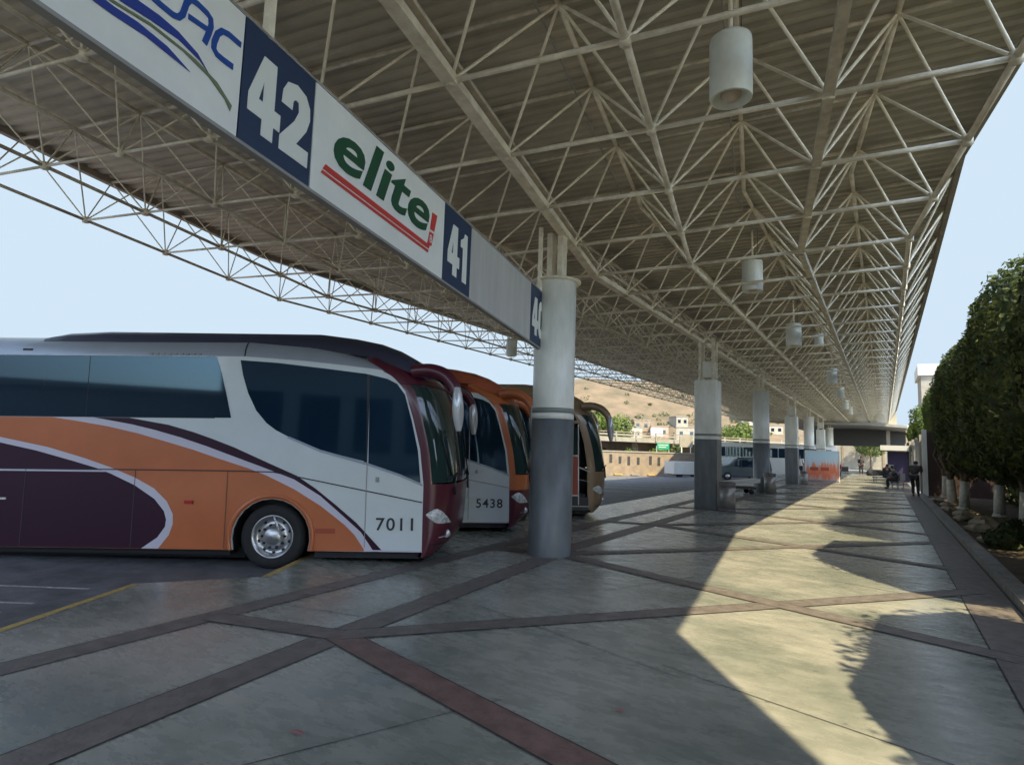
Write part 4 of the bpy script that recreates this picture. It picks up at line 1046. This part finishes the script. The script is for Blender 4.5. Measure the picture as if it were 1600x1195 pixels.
# houses on the hillside
def hz_(x, y):
    d1 = math.exp(-(((x+98)/70)**2+((y-235)/62)**2)); d3 = math.exp(-(((x+10)/90)**2+((y-330)/70)**2)); d2 = math.exp(-(((x+215)/90)**2+((y-330)/80)**2)); return 30*d1+8*d2+18*d3-1.4+(1.0*math.sin(x*.13+y*.07)+.7*math.sin(x*.31-y*.2))*(d1+.2)
HP = [(987, 4.2, 'white'), (1000, 6, 'ochre'), (1030, 5, 'pink'), (1060, 7, 'grey'), (1072, 4, 'white'), (1135, 3, 'pink'), (1165, 9, 'grey'), (1180, 5, 'ochre'), (1210, 8, 'white')]
HM = {'white': mat('pale_plaster', (.4, .37, .32), .9, noise=(1.5, .2)), 'ochre': M_WALLB, 'pink': mat('pink_wall', (.5, .33, .27), .9), 'grey': M_CONC}
MW_ = M_GLASS
for i, (px, up_h, cl) in enumerate(HP):
    dep = 150+up_h*5; p = at(px, 700, dep); z = hz_(p.x, p.y)
    t = empty('hillside_house', (p.x, p.y, z-.5), yaw+Rh.uniform(-.3, .3), cat='house', group='small houses on the lower hillside',
              label=f'small {cl} flat-roofed house on the lower hillside among scrub')
    w_, h_ = Rh.uniform(3.5, 6), Rh.uniform(2.6, 4)
    b = MB(); b.box((0, 0, h_/2), (w_, 5, h_), HM[cl]); b.build('wall', t)
    b = MB(); b.box((0, 0, h_+.1), (w_+.3, 5.3, .2), M_CONC); b.build('roof', t)
    for s_ in (-1, 1):
        b = MB(); b.box((s_*w_*.25, -2.51, h_*.55), (.9, .06, 1.0), MW_); b.build('window', t)
# scrub on hill (countless)
b = MB()
for k in range(420):
    x, y = Rh.uniform(-150, 30), Rh.uniform(150, 235); z = hz_(x, y)
    if z < -.5: continue
    if z > 14 and Rh.random() < .7: continue
    r_ = Rh.uniform(.5, 1.4)
    leaves(b, (x, y, z+r_*.5), (r_, r_, r_*.7), 26, .35, M_LEAFD, rn=Rh)
tag(b.build('hillside_scrub'), 'scattered low scrub covering the dry hill', 'scrub', kind='stuff')

# overpass
p0, p1 = at(880, 694, 66), at(1100, 694, 80)
d = (p1-p0); ln = d.length; rz = math.atan2(d.y, d.x)
t = empty('road_overpass', (p0.x, p0.y, 0), rz, label='long low concrete overpass crossing in front of the hill', cat='bridge')
b = MB(); b.box((ln/2, 0, 2.75), (ln+40, 7, .5), M_CONC); b.build('deck', t)
b = MB(); b.box((ln/2, -3.55, 3.25), (ln+40, .15, .16), M_CONC); b.box((ln/2, -3.55, 3.55), (ln+40, .12, .1), M_WALLB)
for k in range(20): b.box((-18+k*3.2, -3.55, 3.15), (.18, .14, .9), M_CONC)
b.build('guard_rail', t)
for k in (-6, 2.2, 8.5, 14.5, 22):
    b = MB(); b.box((k, 0, .9), (1.0, 5, 3.3), M_WALLB); b.build('pier', t)
# retaining wall
p0, p1 = at(900, 744, 60), at(1092, 741, 64); d = p1-p0; rz = math.atan2(d.y, d.x); ln = d.length
t = empty('retaining_wall', (p0.x, p0.y, -.98), rz, label='low beige wall with dark stains along the far edge of the yard', cat='wall')
b = MB(); b.box((ln/2-4, .2, 1.2), (ln+8, .4, 2.4), M_WALLB); b.box((ln/2-4, .18, 2.43), (ln+8, .5, .12), M_CONC); b.build('wall_face', t)
for k in range(7):
    b = MB(); b.box((2.6+k*1.1+Rh.uniform(-.2, .2), -.01, 1.6+Rh.uniform(-.1, .15)), (.3, .04, .7+Rh.uniform(-.15, .2)), M_DARKM); b.build('drain_opening', t)  # dark plates on the wall face stand for the openings
for k in range(5):
    b = MB(); b.box((2.6+k*1.9, -.15, .12), (.9, .3, .1), M_YEL if k % 2 else M_KERB); b.build('wheel_stop', t)
# white container / truck body
p = at(1066, 733, 60)
t = empty('white_box_trailer', (p.x, p.y, -.95), rz, label='low white trailer beside the square column at the end of the beige wall', cat='trailer')
b = MB(); b.box((0, 0, 1.0), (2.9, 1.8, 1.2), M_WHITE); b.build('box_body', t)
b = MB(); b.box((0, 0, .35), (2.4, 1.5, .1), M_DARKM); b.build('chassis', t)
for x in (-.8, .8):
    b = MB(); b.lathe([(.001, -.1), (.3, -.1), (.3, .1), (.001, .1)], M_RUBBER, c=(x, -.75, .3), n=16, axis='y'); b.build('wheel', t)
# green sign on posts
p = at(1036, 697, 66)
t = empty('green_road_sign', (p.x, p.y, -.6), rz, label='green highway sign hanging before the overpass', cat='sign')
b = MB(); b.box((0, 0, p.z+.6), (1.5, .08, .7), M_GREENS); b.build('sign_panel', t)
b = MB(); b.box((.0, -.045, p.z+.72), (1.2, .01, .08), M_WHITE); b.box((-.1, -.045, p.z+.5), (.9, .01, .08), M_WHITE); b.build('sign_lines', t)
for x in (-.75, .75):
    b = MB(); b.tube((x, .06, 0), (x, .06, p.z+.6), .05, M_GREY, 8); b.build('post', t)
# white billboard above overpass
p = at(1026, 676, 105)
t = empty('white_billboard', (p.x, p.y, 0), rz, label='blank white billboard standing above the overpass', cat='billboard')
b = MB(); b.box((0, 0, p.z), (2.3, .2, 1.5), M_WHITE); b.build('panel', t)
b = MB(); b.tube((0, .1, -1), (0, .1, p.z-.7), .12, M_GREY, 8); b.build('post', t)
p = at(1072, 690, 66)
t = empty('pale_signboard', (p.x, p.y, -.6), rz, label='pale square signboard on thin posts left of the square column', cat='sign')
b = MB(); b.box((0, 0, p.z+.6), (1.6, .1, 1.2), M_CONC); b.build('panel', t)
for x in (-.55, .55):
    b = MB(); b.tube((x, 0, 0), (x, 0, p.z), .05, M_WHITE, 8); b.build('post', t)
# distant trees
def loose_tree(px, depth, zc_, r_, label, m=M_LEAFD, n=900):
    p = at(px, 700, depth)
    t = empty('loose_tree', (p.x, p.y, -.6), label=label, cat='tree', group='trees beyond the yard')
    b = MB(); leaves(b, (0, 0, zc_+.6), (r_, r_, r_*.85), n, r_*.09+.05, m, sup=2, lump=.28, rn=Rh)
    leaves(b, (0, 0, zc_+.6), (r_*.7, r_*.7, r_*.6), n//2, r_*.1+.05, m, sup=2, lump=.3, rn=Rh); b.build('crown', t)
    b = MB(); b.tube((0, 0, 0), (0, 0, zc_+.3), .12, M_BARK, 7, .07)
    for a in range(4): b.tube((0, 0, zc_-r_*.3+.4), (r_*.5*math.cos(a*1.6), r_*.5*math.sin(a*1.6), zc_+r_*.3+.6), .05, M_BARK, 5, .02)
    b.build('trunk', t)
for a in [(922, 88, 5.2, 2.8, 'yellow-green tree seen through the arm of the bronze coach mirror', M_LEAFY), (962, 90, 4.0, 2.6, 'loose green tree right of the bronze coach mirror', M_LEAFY),
          (984, 68, .6, 1.3, 'rounded green bush below the overpass', M_LEAFY), (940, 68, .7, 1.1, 'small dark bush under the overpass behind the beige wall', M_LEAFD),
          (1030, 70, .9, 1.2, 'green shrub under the green road sign', M_LEAFY), (1052, 72, .9, 1.3, 'green shrub between the sign posts', M_LEAFD),
          (1160, 120, 5.0, 3.0, 'yellow-green tree between the square and round columns', M_LEAFY), (1140, 130, 4.6, 2.6, 'pale green tree above the white coach roof', M_LEAFY)]:
    loose_tree(*a)

# ------------------------------------------------------------------ people
def skin_mesh(name, verts, edges, m, parent, root_i=0, sub=1):
    me = bpy.data.meshes.new(name); me.from_pydata([v[:3] for v in verts], edges, []); me.materials.append(m)
    o = bpy.data.objects.new(name, me); COL.objects.link(o)
    if parent: o.parent = parent
    md = o.modifiers.new('skin', 'SKIN'); md.use_smooth_shade = True
    for i, v in enumerate(verts):
        sv = me.skin_vertices[0].data[i]; sv.radius = (v[3], v[3] if len(v) < 5 else v[4]); sv.use_root = (i == root_i)
    if sub: s_ = o.modifiers.new('sub', 'SUBSURF'); s_.levels = sub; s_.render_levels = sub
    bpy.context.view_layer.update(); dg = bpy.context.evaluated_depsgraph_get()
    me2 = bpy.data.meshes.new_from_object(o.evaluated_get(dg)); o.modifiers.clear(); o.data = me2
    if not me2.materials: me2.materials.append(m)
    bpy.data.meshes.remove(me)
    return o
def person(loc, rz, label, pose, top, legs, hair=M_HAIR):
    """pose: dict of joint positions (x forward, y left, z up)"""
    t = empty('person', loc, rz, label=label, cat='person')
    J = dict(pel=(0, 0, .95), chest=(0, 0, 1.28), neck=(0, 0, 1.46), head=(.02, 0, 1.6), crown=(.01, 0, 1.7),
             hl=(0, .1, .9), kl=(.02, .11, .5), al=(0, .11, .09), tl=(.17, .12, .03), hr=(0, -.1, .9), kr=(.02, -.11, .5), ar=(0, -.11, .09), tr=(.17, -.12, .03),
             sl=(0, .19, 1.4), el=(-.02, .24, 1.12), wl=(.06, .25, .87), sr=(0, -.19, 1.4), er=(-.02, -.24, 1.12), wr=(.06, -.25, .87))
    J.update(pose); R = dict(pel=.12, chest=.115, neck=.055, head=.09, crown=.055, hl=.09, kl=.058, al=.04, tl=.035, hr=.09, kr=.058, ar=.04, tr=.035, sl=.06, el=.042, wl=.03, sr=.06, er=.042, wr=.03)
    E = [('pel', 'chest'), ('chest', 'neck'), ('neck', 'head'), ('head', 'crown'), ('pel', 'hl'), ('hl', 'kl'), ('kl', 'al'), ('al', 'tl'), ('pel', 'hr'), ('hr', 'kr'), ('kr', 'ar'), ('ar', 'tr'), ('chest', 'sl'), ('sl', 'el'), ('el', 'wl'), ('chest', 'sr'), ('sr', 'er'), ('er', 'wr')]
    vs = {k: list(J[k])+[R[k]] for k in R}
    # hands with fingers
    names = list(R); V = [vs[k] for k in names]; ED = [(names.index(a), names.index(c)) for a, c in E]
    for s_ in ('l', 'r'):
        wv = Vector(J['w'+s_]); ev = Vector(J['e'+s_]); d = (wv-ev).normalized(); sd = Vector((0, 1, 0)) if abs(d.y) < .8 else Vector((1, 0, 0)); sd = d.cross(sd.cross(d)).normalized() if d.cross(sd).length > .1 else sd
        sd = (sd-d*sd.dot(d)).normalized()
        pi_ = len(V); pm = wv+d*.07; V.append([*pm, .03]); ED.append((names.index('w'+s_), pi_))
        for f_, ln_ in ((-.024, .06), (-.008, .075), (.008, .07), (.024, .055)):
            a = len(V); q = pm+d*(.03)+sd*f_; V.append([*q, .009]); ED.append((pi_, a)); q2 = q+d*ln_*.6; V.append([*q2, .008]); ED.append((a, a+1)); q3 = q2+d*ln_*.35+Vector((.012, 0, -.006)); V.append([*q3, .007]); ED.append((a+1, a+2))
        a = len(V); q = wv+d*.04-sd*.035; V.append([*q, .01]); ED.append((pi_, a)); V.append([*(q+d*.04-sd*.012), .008]); ED.append((a, a+1))
    skin_mesh('body', V, ED, M_SKIN, t)
    def cl(nm, ks, es, m, add): 
        VV = [list(J[k])+[R[k]+add] for k in ks]; skin_mesh(nm, VV, [(ks.index(a), ks.index(c)) for a, c in es], m, t)
    cl('shirt', ['pel', 'chest', 'sl', 'el', 'sr', 'er'], [('pel', 'chest'), ('chest', 'sl'), ('sl', 'el'), ('chest', 'sr'), ('sr', 'er')], top, .035)
    cl('trousers', ['pel', 'hl', 'kl', 'al', 'hr', 'kr', 'ar'], [('pel', 'hl'), ('hl', 'kl'), ('kl', 'al'), ('pel', 'hr'), ('hr', 'kr'), ('kr', 'ar')], legs, .02)
    for s_ in ('l', 'r'):
        a, c = J['a'+s_], J['t'+s_]; skin_mesh('shoe', [[a[0]-.04, a[1], a[2]-.03, .05], [a[0]+.05, a[1], a[2]-.04, .05], [*c, .045]], [(0, 1), (1, 2)], M_BLACK, t)
    h = Vector(J['head']); c = Vector(J['crown']); d = (c-h).normalized()
    b = MB(); rows = []
    for i in range(7):
        th = PI*.6*i/6; rows.append([tuple(h+d*(.02+.115*math.cos(th))+Vector((-.02+.1*math.sin(th)*math.cos(2*PI*k/12), .098*math.sin(th)*math.sin(2*PI*k/12), 0))) for k in range(13)])
    b.grid(rows, hair, True); b.build('hair', t)
    b = MB()
    for s_ in (-1, 1): b.lathe([(.001, -.008), (.009, -.004), (.009, .004), (.001, .008)], M_BLACK, c=(h.x+.088, h.y+s_*.032, h.z+.01), n=8)
    b.tube((h.x+.085, h.y, h.z+.005), (h.x+.112, h.y, h.z-.025), .012, M_SKIN, 6, .016); b.box((h.x+.088, h.y, h.z-.055), (.012, .05, .008), M_REDP)
    b.build('face', t)
    return t
sit = dict(pel=(0, 0, .52), chest=(.08, 0, .85), neck=(.14, 0, 1.03), head=(.2, 0, 1.16), crown=(.21, 0, 1.26), hl=(.05, .1, .5), kl=(.45, .13, .5), al=(.42, .13, .09), tl=(.58, .13, .03), hr=(.05, -.1, .5), kr=(.45, -.13, .5), ar=(.42, -.13, .09), tr=(.58, -.13, .03),
           sl=(.08, .19, .98), el=(.2, .24, .74), wl=(.42, .15, .6), sr=(.08, -.19, .98), er=(.2, -.24, .74), wr=(.42, -.15, .6))
lean = dict(pel=(-.12, 0, .93), chest=(.05, 0, 1.25), neck=(.14, 0, 1.4), head=(.22, 0, 1.5), crown=(.25, 0, 1.6), kl=(.1, .11, .5), al=(.08, .11, .09), tl=(.25, .12, .03), sl=(.05, .19, 1.34), el=(.2, .26, 1.1), wl=(.4, .2, 1.05), sr=(.05, -.19, 1.34), er=(.22, -.22, 1.1), wr=(.42, -.15, 1.05), hl=(-.1, .1, .88), hr=(-.1, -.1, .88), kr=(-.02, -.11, .5))
reach = dict(sit); reach.update(er=(.35, -.28, 1.0), wr=(.6, -.35, 1.1))
person((1.18, 34.0, 0), math.radians(75), 'person in dark patterned top leaning at the pale wall post', lean, M_CLOTHP, M_CLOTHD)
person((-1.9, 66.5, 0), math.radians(-100), 'person in dark clothes standing in the middle of the far platform', {}, M_CLOTHD, M_CLOTHD)
person((.05, 48.5, 0), math.radians(-60), 'person in dark clothes seated on a bench reaching one arm out near the kiosk', reach, M_CLOTHD, M_CLOTHJ)
person((-4.75, 44.0, 0), math.radians(-90), 'person in white shirt standing between the square column and the printed board', {}, M_CLOTHW, M_CLOTHJ)
person((-3.25, 56.0, 0), math.radians(-80), 'person in red top sitting just right of the printed board', sit, M_CLOTHR, M_CLOTHJ)
person((.55, 40.5, 0), math.radians(170), 'person in dark clothes seated on the right before the slatted fence', sit, M_CLOTHP, M_CLOTHD)
def bench(loc, rz, label, ln=1.6):
    t = empty('waiting_bench', loc, rz, label=label, cat='bench', group='benches on the far platform')
    b = MB(); b.box((-.02, 0, .4), (.42, ln, .05), M_DARKM); b.build('seat', t)
    b = MB(); b.box((-.26, 0, .68), (.05, ln, .4), M_DARKM); b.build('backrest', t)
    for y in (-ln/2+.1, ln/2-.1):
        b = MB(); b.box((.1, y, .19), (.05, .05, .38), M_GREY); b.box((-.2, y, .19), (.05, .05, .38), M_GREY); b.build('leg', t)
bench((.05, 48.5, 0), math.radians(-60), 'dark bench under the person reaching out near the kiosk')
bench((-3.25, 56.0, 0), math.radians(-80), 'dark bench under the person in red near the printed board')
bench((.55, 40.5, 0), math.radians(170), 'dark bench on the right before the slatted fence')
t = empty('travel_bag', (-1.1, 66.0, 0), label='black travel bag on the ground beside the standing person', cat='bag')
b = MB(); b.lathe([(.001, 0), (.36, .02), (.4, .25), (.3, .5), (.12, .6), (.001, .6)], M_CLOTHD, n=14); b.build('bag_body', t)
b = MB(); b.path([(-.15, 0, .55), (-.08, 0, .75), (.08, 0, .75), (.15, 0, .55)], .02, M_BLACK); b.build('handle', t)
# litter bits on the floor
for i, (x, y, m, lab) in enumerate([(-2.15, 3.0, M_SIGNW, 'crumpled pale wrapper on the foreground floor'), (-1.55, 4.05, M_SCRAP, 'small red scrap of wrapper on the foreground floor'), (-3.02, 2.62, M_SCRAP, 'faded red sticker on the near left floor slab')]):
    if i == 0: continue
    b = MB(); R2 = random.Random(i); ps = [(x+.05*math.cos(a)*R2.uniform(.3, 1.3), y+.03*math.sin(a)*R2.uniform(.5, 1.1), .012+R2.uniform(0, .006)) for a in [k*PI/4 for k in range(8)]]
    b.add(ps+[(x, y, .02)], [(k, (k+1) % 8, 8) for k in range(8)], m); tag(b.build('floor_scrap'), lab, 'litter')

t = empty('terminal_building', (4, -24, 0), label='large terminal building out of the picture behind the camera', cat='building')  # unseen blocks added to give the coach windows dark reflections
b = MB(); b.box((4, 0, 3.4), (28, 8, 6.8), M_GREY); b.box((-30, 0, 1.9), (40, 6, 3.8), M_BEAM); b.build('wall', t)
b = MB(); b.box((4, 0, 6.95), (28.6, 8.6, .3), M_CONC); b.box((-30, 0, 3.95), (40.4, 6.4, .3), M_CONC); b.build('roof', t)
for k in range(9):
    b = MB(); b.box((-8.5+k*3.1, 4.02, 2.6), (2.2, .06, 3.2), M_GLASS); b.build('window', t)
